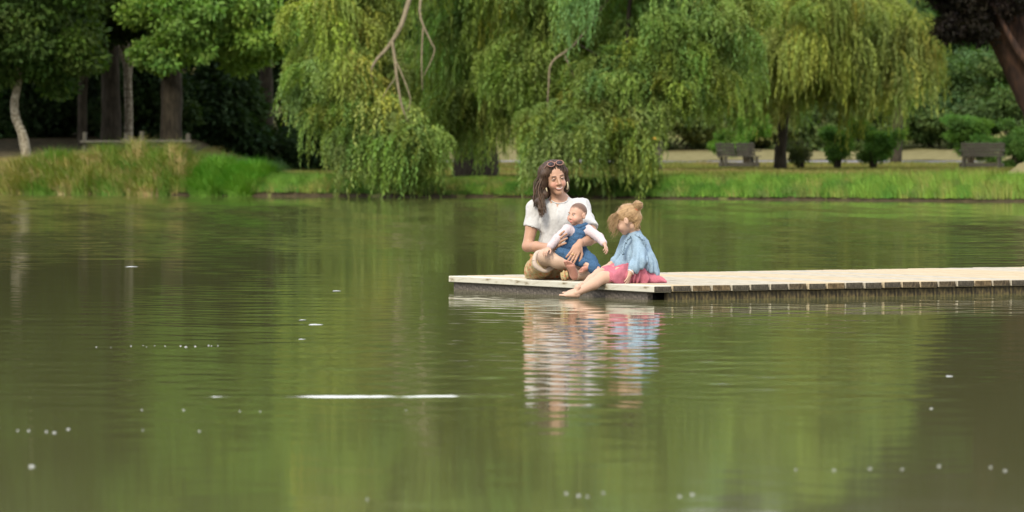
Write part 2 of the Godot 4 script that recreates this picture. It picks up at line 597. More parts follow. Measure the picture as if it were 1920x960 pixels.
# ------------------------------------------------------------------ woods
func make_woods() -> void:
	var fine := clump_mesh(46, 0.42, 0.15, 0.085)
	var mid := clump_mesh(46, 0.62, 0.22, 0.13)
	var coarse := clump_mesh(60, 1.05, 0.36, 0.2)
	M.fine_clump = fine
	M.mid_clump = mid
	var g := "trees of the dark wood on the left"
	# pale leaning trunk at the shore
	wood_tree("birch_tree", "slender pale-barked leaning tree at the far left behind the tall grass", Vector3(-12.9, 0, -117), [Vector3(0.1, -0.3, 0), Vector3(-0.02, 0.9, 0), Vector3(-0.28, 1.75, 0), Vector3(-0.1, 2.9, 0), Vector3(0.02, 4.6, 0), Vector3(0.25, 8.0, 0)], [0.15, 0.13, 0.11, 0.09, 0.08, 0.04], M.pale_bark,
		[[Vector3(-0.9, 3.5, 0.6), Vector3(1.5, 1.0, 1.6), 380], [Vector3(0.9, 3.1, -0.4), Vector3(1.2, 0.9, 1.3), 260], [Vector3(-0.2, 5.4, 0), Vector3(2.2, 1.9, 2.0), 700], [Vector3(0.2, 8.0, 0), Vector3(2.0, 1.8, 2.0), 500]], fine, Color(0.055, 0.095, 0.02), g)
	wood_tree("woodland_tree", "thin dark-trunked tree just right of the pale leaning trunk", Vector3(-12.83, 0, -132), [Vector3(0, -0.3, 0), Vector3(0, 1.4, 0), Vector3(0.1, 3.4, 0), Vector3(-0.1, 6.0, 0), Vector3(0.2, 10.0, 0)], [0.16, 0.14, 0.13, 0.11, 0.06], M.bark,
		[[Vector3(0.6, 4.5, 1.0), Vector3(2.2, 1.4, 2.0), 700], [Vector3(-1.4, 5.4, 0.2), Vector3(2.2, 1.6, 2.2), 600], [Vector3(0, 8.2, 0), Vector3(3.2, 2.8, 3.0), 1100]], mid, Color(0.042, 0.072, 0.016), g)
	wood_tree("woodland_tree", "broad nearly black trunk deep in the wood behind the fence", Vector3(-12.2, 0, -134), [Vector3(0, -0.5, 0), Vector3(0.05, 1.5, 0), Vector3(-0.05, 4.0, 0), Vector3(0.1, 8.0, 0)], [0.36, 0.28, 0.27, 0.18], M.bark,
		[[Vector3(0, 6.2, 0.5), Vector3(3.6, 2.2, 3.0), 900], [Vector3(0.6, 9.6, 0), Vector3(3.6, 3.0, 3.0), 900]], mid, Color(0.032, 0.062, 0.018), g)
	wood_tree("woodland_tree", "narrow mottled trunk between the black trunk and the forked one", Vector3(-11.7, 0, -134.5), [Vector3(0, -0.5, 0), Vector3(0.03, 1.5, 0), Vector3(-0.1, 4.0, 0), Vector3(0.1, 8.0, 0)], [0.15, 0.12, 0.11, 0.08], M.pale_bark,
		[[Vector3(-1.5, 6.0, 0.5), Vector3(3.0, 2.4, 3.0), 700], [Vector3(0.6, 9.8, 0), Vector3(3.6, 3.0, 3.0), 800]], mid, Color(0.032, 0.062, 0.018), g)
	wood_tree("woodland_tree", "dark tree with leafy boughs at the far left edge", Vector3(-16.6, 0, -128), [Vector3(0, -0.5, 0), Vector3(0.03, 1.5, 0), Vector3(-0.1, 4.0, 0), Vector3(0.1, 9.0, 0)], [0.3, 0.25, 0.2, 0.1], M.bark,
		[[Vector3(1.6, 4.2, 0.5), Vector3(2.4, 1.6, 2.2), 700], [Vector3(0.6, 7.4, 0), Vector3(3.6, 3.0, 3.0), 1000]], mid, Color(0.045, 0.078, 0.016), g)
	# the big forked tree with light green boughs
	var maple := wood_tree("maple_tree", "spreading tree with forked thick trunk and bright green boughs left of the willows", Vector3(-10.2, 0, -132), [Vector3(0, -0.4, 0), Vector3(0.02, 1.0, 0), Vector3(0.0, 2.3, 0), Vector3(-0.5, 3.8, 0), Vector3(-1.0, 7.0, 0)], [0.42, 0.31, 0.33, 0.24, 0.12], M.bark,
		[[Vector3(0.3, 3.55, 4.2), Vector3(0.95, 0.75, 1.0), 300], [Vector3(1.3, 4.0, 4.0), Vector3(1.4, 1.0, 1.3), 520], [Vector3(2.5, 3.7, 3.6), Vector3(1.2, 0.9, 1.2), 400], [Vector3(0.05, 2.75, 4.2), Vector3(0.6, 0.36, 0.7), 110], [Vector3(1.0, 2.85, 4.0), Vector3(0.8, 0.4, 0.8), 150], [Vector3(2.3, 2.9, 3.2), Vector3(1.2, 0.5, 1.1), 240], [Vector3(1.8, 5.9, 3.0), Vector3(2.6, 1.3, 2.0), 800], [Vector3(1.0, 8.2, 1.0), Vector3(3.4, 2.4, 3.0), 1300]], fine, Color(0.15, 0.255, 0.048), "")
	limb("limb", [Vector3(0.05, 2.3, 0), Vector3(0.7, 3.3, 0.2), Vector3(1.2, 4.6, 0.8), Vector3(1.9, 6.6, 1.4)], [0.3, 0.24, 0.18, 0.08], M.bark, maple)
	limb("limb", [Vector3(-0.05, 2.1, 0), Vector3(-0.2, 2.7, 1.4), Vector3(0.1, 3.2, 3.0), Vector3(0.8, 3.7, 4.2)], [0.2, 0.15, 0.1, 0.04], M.bark, maple)
	wood_tree("woodland_tree", "small thin tree behind the dark hedge left of the big willow", Vector3(-9.57, 0, -166), [Vector3(0, -1.5, 0), Vector3(0.03, 0.4, 0), Vector3(0.05, 2.0, 0), Vector3(0.1, 5.0, 0)], [0.22, 0.19, 0.16, 0.08], M.pale_bark,
		[[Vector3(0.3, 3.6, 0.5), Vector3(2.6, 1.3, 2.4), 600], [Vector3(-0.4, 6.6, 0), Vector3(3.6, 3.0, 3.0), 900]], mid, Color(0.04, 0.08, 0.024), "")
	wood_tree("woodland_tree", "tall tree arching high over the fence", Vector3(-8.2, 0, -147), [Vector3(0, -0.5, 0), Vector3(0.03, 2.5, 0), Vector3(-0.1, 5.0, 0), Vector3(0.1, 9.0, 0)], [0.28, 0.22, 0.2, 0.1], M.bark,
		[[Vector3(0, 7.0, 2.0), Vector3(4.6, 1.8, 5.0), 1300], [Vector3(-1, 9.6, 0), Vector3(4.4, 2.4, 4.4), 1000]], mid, Color(0.045, 0.078, 0.016), g)
	wood_tree("woodland_tree", "tall tree arching high over the pale leaning trunk", Vector3(-17.6, 0, -139), [Vector3(0, -0.5, 0), Vector3(0.03, 2.5, 0), Vector3(-0.1, 5.0, 0), Vector3(0.1, 9.0, 0)], [0.34, 0.26, 0.22, 0.1], M.bark,
		[[Vector3(1.5, 6.6, 3.0), Vector3(5.0, 1.7, 5.5), 1500], [Vector3(0, 9.2, 0), Vector3(5.0, 2.6, 5.0), 1200]], mid, Color(0.045, 0.078, 0.016), g)
	wood_tree("woodland_tree", "tall tree arching over the middle of the dark wood", Vector3(-13.6, 0, -158), [Vector3(0, -0.5, 0), Vector3(0.03, 2.5, 0), Vector3(-0.1, 5.0, 0), Vector3(0.1, 9.0, 0)], [0.34, 0.26, 0.22, 0.1], M.bark,
		[[Vector3(0, 5.6, 2.0), Vector3(6.5, 1.9, 6.0), 1700], [Vector3(0, 8.6, 0), Vector3(6.0, 2.6, 5.0), 1300]], mid, Color(0.042, 0.072, 0.016), g)
	# dark hedge behind the lawn
	for k in 3:
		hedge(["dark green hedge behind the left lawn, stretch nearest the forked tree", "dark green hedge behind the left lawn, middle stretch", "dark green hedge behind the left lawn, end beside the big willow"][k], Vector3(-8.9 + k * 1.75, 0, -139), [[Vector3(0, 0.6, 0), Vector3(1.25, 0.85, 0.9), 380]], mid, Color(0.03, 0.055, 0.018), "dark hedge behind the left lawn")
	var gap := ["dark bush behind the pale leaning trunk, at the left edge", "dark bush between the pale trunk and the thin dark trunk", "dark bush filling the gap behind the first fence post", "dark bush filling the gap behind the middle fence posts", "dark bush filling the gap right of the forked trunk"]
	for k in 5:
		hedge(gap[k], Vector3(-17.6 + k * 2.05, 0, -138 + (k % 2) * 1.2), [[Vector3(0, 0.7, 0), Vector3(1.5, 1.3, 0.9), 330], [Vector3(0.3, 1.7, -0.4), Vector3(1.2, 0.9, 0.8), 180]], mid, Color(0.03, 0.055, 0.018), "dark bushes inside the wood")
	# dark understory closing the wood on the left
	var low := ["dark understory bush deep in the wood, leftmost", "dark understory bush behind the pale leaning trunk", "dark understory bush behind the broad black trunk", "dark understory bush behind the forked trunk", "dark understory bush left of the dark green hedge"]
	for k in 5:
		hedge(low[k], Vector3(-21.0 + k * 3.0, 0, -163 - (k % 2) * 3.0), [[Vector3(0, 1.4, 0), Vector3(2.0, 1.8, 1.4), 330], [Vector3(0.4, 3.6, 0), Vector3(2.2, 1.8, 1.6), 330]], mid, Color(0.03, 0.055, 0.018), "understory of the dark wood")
	# distant wall of trees on the rising ground
	var far_labels := ["far dark tree on the slope behind the wood, leftmost", "far tree on the slope behind the pale leaning trunk", "far tree on the slope behind the forked tree", "far tree on the slope behind the dark hedge", "far tree behind the left edge of the big willow", "far tree behind the big willow's dry branches", "far tree behind the middle of the big willow", "far tree behind the slim willow", "far tree behind the yellow-topped panel", "far tree behind the first bench", "far tree behind the right-hand willow's trunk", "far tree behind the pair of round shrubs", "far tree behind the second bench", "far dark tree on the slope, rightmost"]
	for i in 14:
		var x := -31.0 + i * 4.6 + rng.randf_range(-0.8, 0.8)
		var d := 206.0 + rng.randf_range(-6, 10) + (12.0 if i % 2 else 0.0)
		var base := Color(0.036, 0.068, 0.02) if i < 6 else Color(0.045, 0.085, 0.024)
		var hgt := rng.randf_range(15.0, 19.0)
		wood_tree("distant_tree", far_labels[i], Vector3(x, 0, -d), [Vector3(0, -0.6, 0), Vector3(0.1, 3.0, 0), Vector3(-0.1, 8.0, 0), Vector3(0, hgt * 0.8, 0)], [0.4, 0.32, 0.25, 0.08], M.bark,
			[[Vector3(0, 3.4, 1.5), Vector3(3.4, 2.6, 2.6), 330], [Vector3(-1.0, 7.5, 0.5), Vector3(4.2, 3.4, 3.4), 420], [Vector3(1.0, 11.5, 0), Vector3(4.2, 3.6, 3.6), 420], [Vector3(0, hgt - 2.0, 0), Vector3(3.2, 3.0, 3.0), 300]], coarse, base, "trees closing the view on the slope")
	# undergrowth bank on the right, below those trees
	var under := ["leafy undergrowth behind the yellow-topped panel", "leafy undergrowth behind the first bench", "leafy undergrowth right of the willow trunk", "leafy undergrowth above the dry verge", "leafy undergrowth behind the second bench", "leafy undergrowth at the right edge"]
	for i in 6:
		hedge(under[i], Vector3(3.6 + i * 3.6, 0, -191 + (i % 2) * 2.0), [[Vector3(0, 1.2, 0), Vector3(2.4, 1.6, 1.6), 360], [Vector3(0.6, 3.0, -1.5), Vector3(2.3, 1.8, 1.6), 330]], mid, [Color(0.09, 0.135, 0.04), Color(0.12, 0.15, 0.045), Color(0.125, 0.145, 0.05), Color(0.09, 0.13, 0.042), Color(0.07, 0.115, 0.035), Color(0.07, 0.115, 0.035)][i], "undergrowth behind the path")
	# the huge dark red-barked tree at the right edge
	var big := wood_tree("giant_tree", "huge dark leaning tree with reddish bark and blackish foliage at the right edge", Vector3(16.9, 0, -135), [Vector3(0.3, -0.4, 0), Vector3(-0.1, 1.4, 0), Vector3(-0.75, 3.0, 0), Vector3(-1.75, 5.2, 0), Vector3(-2.3, 9.0, 0)], [1.2, 1.05, 1.0, 1.0, 0.5], M.red_bark,
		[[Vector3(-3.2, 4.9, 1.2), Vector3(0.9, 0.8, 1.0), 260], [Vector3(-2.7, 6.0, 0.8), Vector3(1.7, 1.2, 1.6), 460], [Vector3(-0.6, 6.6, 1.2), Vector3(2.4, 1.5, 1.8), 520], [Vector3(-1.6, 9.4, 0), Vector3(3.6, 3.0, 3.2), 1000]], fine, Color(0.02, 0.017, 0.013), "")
	limb("limb", [Vector3(-0.6, 2.6, 0.9), Vector3(-1.6, 3.7, 1.3), Vector3(-2.4, 5.2, 1.4)], [0.16, 0.11, 0.05], M.red_bark, big)
	limb("limb", [Vector3(-0.1, 1.6, 1.0), Vector3(-0.9, 3.2, 1.15), Vector3(-1.5, 4.6, 1.2)], [0.12, 0.1, 0.05], M.red_bark, big)

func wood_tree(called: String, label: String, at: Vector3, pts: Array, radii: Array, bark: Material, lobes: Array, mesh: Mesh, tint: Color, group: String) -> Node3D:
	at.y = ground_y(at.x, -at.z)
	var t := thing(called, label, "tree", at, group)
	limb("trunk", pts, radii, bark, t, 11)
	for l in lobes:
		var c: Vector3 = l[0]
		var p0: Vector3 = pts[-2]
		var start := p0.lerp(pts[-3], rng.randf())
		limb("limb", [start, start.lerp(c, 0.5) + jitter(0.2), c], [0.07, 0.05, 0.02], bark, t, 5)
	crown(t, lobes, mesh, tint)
	return t

func hedge(label: String, at: Vector3, lobes: Array, mesh: Mesh, tint: Color, group: String) -> void:
	at.y = ground_y(at.x, -at.z)
	var t := thing("hedge", label, "hedge", at, group)
	for k in 3:
		limb("stem", [Vector3(rng.randf_range(-0.8, 0.8), -0.2, 0), Vector3(rng.randf_range(-1, 1), 1.0, 0)], [0.05, 0.02], M.bark, t, 5)
	crown(t, lobes, mesh, tint, 0.8, 0.3, "foliage")

# ------------------------------------------------------------------ willows
# a tuft: an arching twig with hanging shoots, joined into one mesh that crowns repeat
func tuft_mesh(shoots: int) -> ArrayMesh:
	var v := PackedVector3Array(); var n := PackedVector3Array(); var c := PackedColorArray(); var idx := PackedInt32Array()
	for j in shoots:
		var sh: Array = shoot_mesh(1.0, 30 + rng.randi() % 10, 0.125, 0.03).surface_get_arrays(0)
		var s := rng.randf()
		var ln := rng.randf_range(0.5, 1.15)
		var turn := Basis(Vector3.UP, rng.randf_range(-0.8, 0.8)) * Basis(Vector3(0, 0, 1), rng.randf_range(-0.1, 0.28))
		var t := Transform3D(turn.scaled_local(Vector3(1, ln, 1)), Vector3((s - 0.4) * 0.9, 0.12 - 0.45 * s * s, rng.randf_range(-0.16, 0.16)) + jitter(0.08))
		var f := rng.randf_range(0.8, 1.2)
		var first := v.size()
		for p in sh[Mesh.ARRAY_VERTEX]: v.append(t * p)
		for q in sh[Mesh.ARRAY_NORMAL]: n.append((turn * q).normalized())
		for q in sh[Mesh.ARRAY_COLOR]: c.append(Color(q.r * f, q.g * f, q.b * f))
		for q in sh[Mesh.ARRAY_INDEX]: idx.append(first + q)
	return build(v, n, c, idx)

# lobes [centre, radii, tufts, unused, mean length]: tufts sit on the outer and upper part of every lobe
func willow_crown(parent: Node3D, lobes: Array, base: Color) -> void:
	var kinds: int = M.tufts.size()
	var sets := []
	var tints := []
	for k in kinds:
		sets.append([])
		tints.append([])
	for l in lobes:
		var cc: Vector3 = l[0]
		var rr: Vector3 = l[1]
		var lobe := shade_of(base, 0.1)
		var heads := []
		for i in 4 + int(l[2] / 5.0):
			var hd := on_ball()
			hd.y = hd.y * 0.9 + 0.08
			heads.append([hd.normalized(), rng.randf_range(0.4, 1.1), rng.randf_range(0.45, 1.25), shade_of(lobe, 0.18)])
		for i in int(l[2] * 1.35):
			var hd: Array = heads[rng.randi() % heads.size()]
			var dir: Vector3 = (hd[0] + jitter(0.2)).normalized()
			var r: float = hd[1] * rng.randf_range(0.85, 1.08) * (1.0 + 0.3 * noise.get_noise_3dv(dir * 2.0 + cc * 3.0))
			var p := cc + Vector3(dir.x * rr.x, dir.y * rr.y, dir.z * rr.z) * r
			var tint := shade_of(hd[3], 0.14)
			if rng.randf() < 0.14: tint = Color(tint.r * 1.25, tint.g * 1.08, tint.b * 0.9)
			var ln: float = l[4] * 0.85 * hd[2] * rng.randf_range(0.75, 1.2)
			var low: float = maxf(ground_y(parent.position.x + p.x, -(parent.position.z + p.z)), 0.02) - parent.position.y
			if p.y - ln * 1.3 < low: ln = maxf(0.25, (p.y - low) / 1.3 - rng.randf() * 0.1)
			var b := Basis(Vector3.UP, atan2(-dir.z, dir.x) + rng.randf_range(-0.8, 0.8))
			var k: int = rng.randi() % kinds
			var wide := rng.randf_range(0.7, 1.25)
			sets[k].append(Transform3D(b.scaled_local(Vector3(wide, ln, wide)), p))
			tints[k].append(tint)
	for k in kinds:
		if sets[k].size(): scatter("crown", M.tufts[k], M.leaf, parent, sets[k], PackedColorArray(tints[k])).set_meta("kind", "stuff")

func make_willows() -> void:
	M.tufts = []
	for k in 6: M.tufts.append(tuft_mesh(9 + k))
	var at := Vector3(-1.1, 0, -112)
	at.y = ground_y(at.x, -at.z)
	var w := thing("willow_tree", "huge weeping willow trailing into the water with bare dry branches", "tree", at)
	limb("trunk", [Vector3(0.2, -0.4, 0), Vector3(0.1, 1.6, 0), Vector3(-0.1, 3.2, 0), Vector3(0.2, 5.6, 0), Vector3(0.1, 8.6, 0)], [0.62, 0.5, 0.46, 0.3, 0.12], M.bark, w, 12)
	var boughs := [[[Vector3(-0.1, 3.0, 0), Vector3(-1.2, 5.6, 3.0), Vector3(-2.4, 6.6, 6.0), Vector3(-3.4, 5.6, 9.0)], [0.3, 0.22, 0.14, 0.05]],
		[[Vector3(0.1, 3.4, 0), Vector3(1.6, 5.6, 2.0), Vector3(3.0, 6.4, 5.0), Vector3(4.4, 5.4, 7.6)], [0.28, 0.2, 0.13, 0.05]],
		[[Vector3(0.1, 4.4, 0), Vector3(0.4, 7.0, 2.6), Vector3(0.6, 7.8, 5.0), Vector3(0.8, 7.0, 7.0)], [0.22, 0.16, 0.1, 0.04]]]
	for b in boughs: limb("bough", b[0], b[1], M.bark, w, 8)
	var lobes := [
		# left mass, stepping down to the water
		[Vector3(-2.75, 5.3, 9.6), Vector3(1.05, 1.1, 1.4), 80, 14, 1.3],
		[Vector3(-2.95, 4.0, 10.0), Vector3(0.95, 0.9, 1.3), 75, 14, 1.2],
		[Vector3(-2.6, 2.9, 10.4), Vector3(0.9, 0.8, 1.2), 70, 14, 1.1],
		[Vector3(-3.3, 2.5, 10.2), Vector3(0.6, 0.6, 0.9), 36, 12, 0.8],
		[Vector3(-2.4, 1.75, 10.8), Vector3(0.9, 0.6, 1.1), 62, 14, 0.95],
		[Vector3(-3.0, 1.7, 10.5), Vector3(0.6, 0.45, 0.8), 30, 12, 0.6],
		[Vector3(-1.9, 1.75, 11.2), Vector3(0.7, 0.5, 0.8), 60, 12, 1.5],
		[Vector3(-2.2, 1.3, 11.4), Vector3(0.6, 0.4, 0.7), 46, 12, 1.4],
		[Vector3(-1.5, 1.1, 11.6), Vector3(0.55, 0.35, 0.7), 40, 12, 1.2],
		[Vector3(-1.1, 1.2, 11.5), Vector3(0.45, 0.35, 0.7), 34, 12, 1.1],
		# dark hollow at the back
		[Vector3(-0.4, 3.6, -0.5), Vector3(2.6, 2.4, 1.0), 90, 12, 1.5],
		[Vector3(0.25, 2.9, 3.6), Vector3(0.8, 0.9, 1.0), 36, 12, 1.4],
		[Vector3(-0.7, 2.6, 2.6), Vector3(1.0, 0.9, 0.9), 36, 12, 1.4],
		[Vector3(0.1, 4.1, 5.2), Vector3(0.75, 0.6, 0.8), 34, 12, 1.9],
		[Vector3(0.3, 5.6, 5.2), Vector3(0.8, 0.7, 0.9), 30, 12, 1.7],
		[Vector3(0.35, 2.3, 5.0), Vector3(0.8, 0.8, 1.0), 40, 12, 1.3],
		[Vector3(-0.3, 1.7, 4.2), Vector3(0.7, 0.5, 0.9), 26, 12, 1.0],
		# middle and right masses
		[Vector3(1.5, 4.7, 7.8), Vector3(1.1, 1.2, 1.4), 75, 14, 1.4],
		[Vector3(1.35, 3.3, 8.0), Vector3(0.9, 0.8, 1.2), 50, 13, 1.2],
		[Vector3(2.3, 2.2, 8.2), Vector3(1.0, 0.7, 1.2), 48, 13, 1.0],
		[Vector3(3.0, 5.2, 8.0), Vector3(1.3, 1.3, 1.5), 85, 14, 1.4],
		[Vector3(4.0, 4.0, 8.0), Vector3(1.2, 1.1, 1.4), 70, 14, 1.3],
		[Vector3(2.4, 1.4, 8.6), Vector3(0.9, 0.6, 1.0), 36, 12, 0.8],
		# the upper crown, above the frame
		[Vector3(-1.8, 7.2, 7.0), Vector3(2.2, 1.6, 2.4), 110, 11, 1.6],
		[Vector3(1.6, 7.6, 6.0), Vector3(2.8, 1.8, 2.6), 120, 11, 1.6],
		[Vector3(4.0, 6.8, 7.0), Vector3(1.7, 1.3, 1.8), 70, 12, 1.5],
		[Vector3(0.2, 9.6, 3.0), Vector3(3.0, 2.0, 3.0), 110, 11, 1.6]]
	willow_crown(w, lobes, Color(0.2, 0.28, 0.072))
	# bare dry branches in front of the hollow
	var dry := [
		[[Vector3(-0.5, 5.6, 7.4), Vector3(-1.15, 4.4, 10.8), Vector3(-1.42, 3.55, 11.6), Vector3(-1.72, 3.05, 11.8), Vector3(-2.0, 2.72, 12.0), Vector3(-2.08, 2.4, 12.0), Vector3(-1.9, 1.7, 12.0)], [0.075, 0.064, 0.056, 0.045, 0.034, 0.022, 0.009]],
		[[Vector3(-1.62, 3.2, 11.8), Vector3(-1.55, 2.75, 11.9), Vector3(-1.5, 2.3, 12.0), Vector3(-1.36, 1.6, 12.1), Vector3(-1.12, 1.12, 12.1), Vector3(-1.16, 0.72, 12.1)], [0.038, 0.038, 0.034, 0.027, 0.022, 0.011]],
		[[Vector3(-1.56, 2.8, 11.9), Vector3(-1.4, 2.45, 12.0), Vector3(-1.2, 1.9, 12.1), Vector3(-1.26, 1.6, 12.1)], [0.022, 0.019, 0.015, 0.007]],
		[[Vector3(-1.5, 2.4, 12.0), Vector3(-1.75, 2.05, 12.1), Vector3(-1.85, 1.8, 12.1)], [0.015, 0.011, 0.006]],
		[[Vector3(-0.8, 5.0, 10.8), Vector3(-1.0, 3.9, 11.6), Vector3(-0.75, 3.2, 11.8), Vector3(-0.66, 2.95, 11.8), Vector3(-0.9, 2.4, 11.8)], [0.038, 0.030, 0.022, 0.019, 0.009]],
		[[Vector3(-0.92, 3.5, 11.6), Vector3(-0.95, 2.8, 11.8), Vector3(-0.93, 2.1, 11.8)], [0.022, 0.019, 0.009]],
		[[Vector3(4.0, 5.4, 11.0), Vector3(3.1, 3.9, 11.6), Vector3(2.5, 3.1, 12.0), Vector3(2.0, 2.7, 12.2), Vector3(1.93, 2.2, 12.2), Vector3(1.9, 1.7, 12.2)], [0.045, 0.041, 0.034, 0.027, 0.022, 0.011]],
		[[Vector3(2.3, 2.85, 12.1), Vector3(2.55, 2.3, 12.2), Vector3(2.85, 1.9, 12.3), Vector3(2.9, 1.4, 12.3)], [0.027, 0.022, 0.018, 0.007]]]
	for b in dry: limb("dry_branch", b[0], b[1], M.branch, w, 7, 0.15)
	# the slim willow standing on the bank
	at = Vector3(2.72, 0, -100.3)
	at.y = ground_y(at.x, -at.z)
	var s := thing("willow_tree", "slim-trunked willow on the bank behind the girl", "tree", at)
	limb("trunk", [Vector3(0.02, -0.3, 0), Vector3(0, 0.8, 0), Vector3(0.1, 1.8, -0.1), Vector3(-0.1, 3.4, -0.2), Vector3(0.2, 6.0, 0)], [0.1, 0.075, 0.07, 0.06, 0.03], M.bark, s, 8)
	limb("limb", [Vector3(0.05, 1.5, 0), Vector3(0.5, 2.4, 0.2), Vector3(0.9, 3.4, 0.2)], [0.04, 0.03, 0.015], M.bark, s, 6)
	limb("limb", [Vector3(0.05, 1.9, 0), Vector3(-0.5, 2.7, 0.2), Vector3(-1.2, 3.2, 0.2)], [0.04, 0.03, 0.015], M.bark, s, 6)
	willow_crown(s, [
		[Vector3(-1.0, 1.5, 0.5), Vector3(1.0, 0.8, 0.9), 60, 12, 0.8],
		[Vector3(-0.5, 2.6, 0.5), Vector3(0.9, 0.8, 0.9), 55, 13, 0.9],
		[Vector3(-1.4, 1.35, 0.8), Vector3(0.7, 0.4, 0.6), 40, 11, 1.2],
		[Vector3(-0.5, 1.5, 0.8), Vector3(0.55, 0.4, 0.5), 34, 11, 1.2],
		[Vector3(0.5, 2.9, 0.3), Vector3(1.1, 0.9, 1.0), 60, 13, 1.0],
		[Vector3(1.3, 2.5, 0.2), Vector3(0.7, 0.6, 0.8), 32, 12, 0.9],
		[Vector3(1.9, 3.7, 0.2), Vector3(1.0, 0.9, 1.0), 50, 12, 1.2],
		[Vector3(0.0, 4.3, 0), Vector3(1.8, 1.4, 1.5), 90, 12, 1.2],
		[Vector3(0.2, 6.0, 0), Vector3(1.8, 1.5, 1.6), 80, 11, 1.3]], Color(0.19, 0.27, 0.068))
	# the right-hand willow over the benches
	at = Vector3(8.72, 0, -143)
	at.y = ground_y(at.x, -at.z)
	var r := thing("willow_tree", "rounded yellow-green willow with leaning trunk between the benches and shrubs", "tree", at)
	limb("trunk", [Vector3(-0.05, -0.3, 0), Vector3(0.0, 1.0, 0), Vector3(0.15, 2.0, 0), Vector3(0.5, 3.2, 0), Vector3(0.6, 5.0, 0), Vector3(0.2, 8.0, 0)], [0.24, 0.18, 0.165, 0.155, 0.13, 0.06], M.bark, r, 10)
	for q in [[Vector3(0.55, 3.6, 0), Vector3(2.0, 5.0, 1.0), Vector3(3.6, 5.0, 2.0)], [Vector3(0.5, 3.3, 0), Vector3(-1.2, 4.8, 1.6), Vector3(-3.0, 5.0, 2.6)], [Vector3(0.6, 4.2, 0), Vector3(0.6, 5.6, 2.2), Vector3(0.6, 5.4, 4.0)]]:
		limb("bough", q, [0.12, 0.09, 0.04], M.bark, r, 7)
	willow_crown(r, [
		[Vector3(-4.6, 4.3, 3.0), Vector3(1.4, 1.1, 1.6), 80, 13, 1.4],
		[Vector3(-3.2, 4.1, 3.0), Vector3(1.7, 1.2, 1.8), 100, 13, 1.5],
		[Vector3(-1.6, 4.6, 4.2), Vector3(1.8, 1.3, 1.8), 120, 13, 1.6],
		[Vector3(0.5, 4.9, 4.8), Vector3(1.9, 1.4, 1.8), 130, 13, 1.7],
		[Vector3(2.4, 4.6, 4.0), Vector3(1.8, 1.4, 1.8), 130, 13, 1.7],
		[Vector3(3.6, 4.0, 3.0), Vector3(1.2, 1.2, 1.6), 90, 13, 1.6],
		[Vector3(-2.6, 2.8, 2.0), Vector3(1.2, 0.8, 1.4), 45, 11, 1.1],
		[Vector3(-0.4, 3.2, 3.0), Vector3(1.6, 0.9, 1.4), 55, 11, 1.2],
		[Vector3(2.6, 3.0, 2.6), Vector3(1.6, 0.9, 1.4), 60, 12, 1.3],
		[Vector3(0.4, 3.4, -1.5), Vector3(3.4, 1.2, 1.2), 80, 11, 1.3],
		[Vector3(-1.4, 6.6, 1.6), Vector3(2.6, 1.6, 2.4), 120, 11, 1.6],
		[Vector3(1.8, 6.8, 1.6), Vector3(2.6, 1.8, 2.4), 130, 11, 1.6],
		[Vector3(0.2, 8.6, 0), Vector3(2.6, 1.6, 2.4), 100, 11, 1.6]], Color(0.225, 0.3, 0.078))
	# a second crown top showing right behind it
	at = Vector3(14.4, 0, -166)
	at.y = ground_y(at.x, -at.z)
	var e := thing("willow_tree", "grey-green willow peeping out behind the right side of the rounded willow", "tree", at)
	limb("trunk", [Vector3(0, -0.3, 0), Vector3(0.1, 2.6, 0), Vector3(-0.2, 6.4, 0)], [0.25, 0.18, 0.08], M.bark, e, 8)
	willow_crown(e, [[Vector3(-0.6, 5.6, 0.4), Vector3(1.6, 1.4, 1.6), 110, 13, 1.6], [Vector3(-0.8, 7.8, 0), Vector3(2.2, 1.8, 2.0), 110, 12, 1.6]], Color(0.15, 0.23, 0.1))

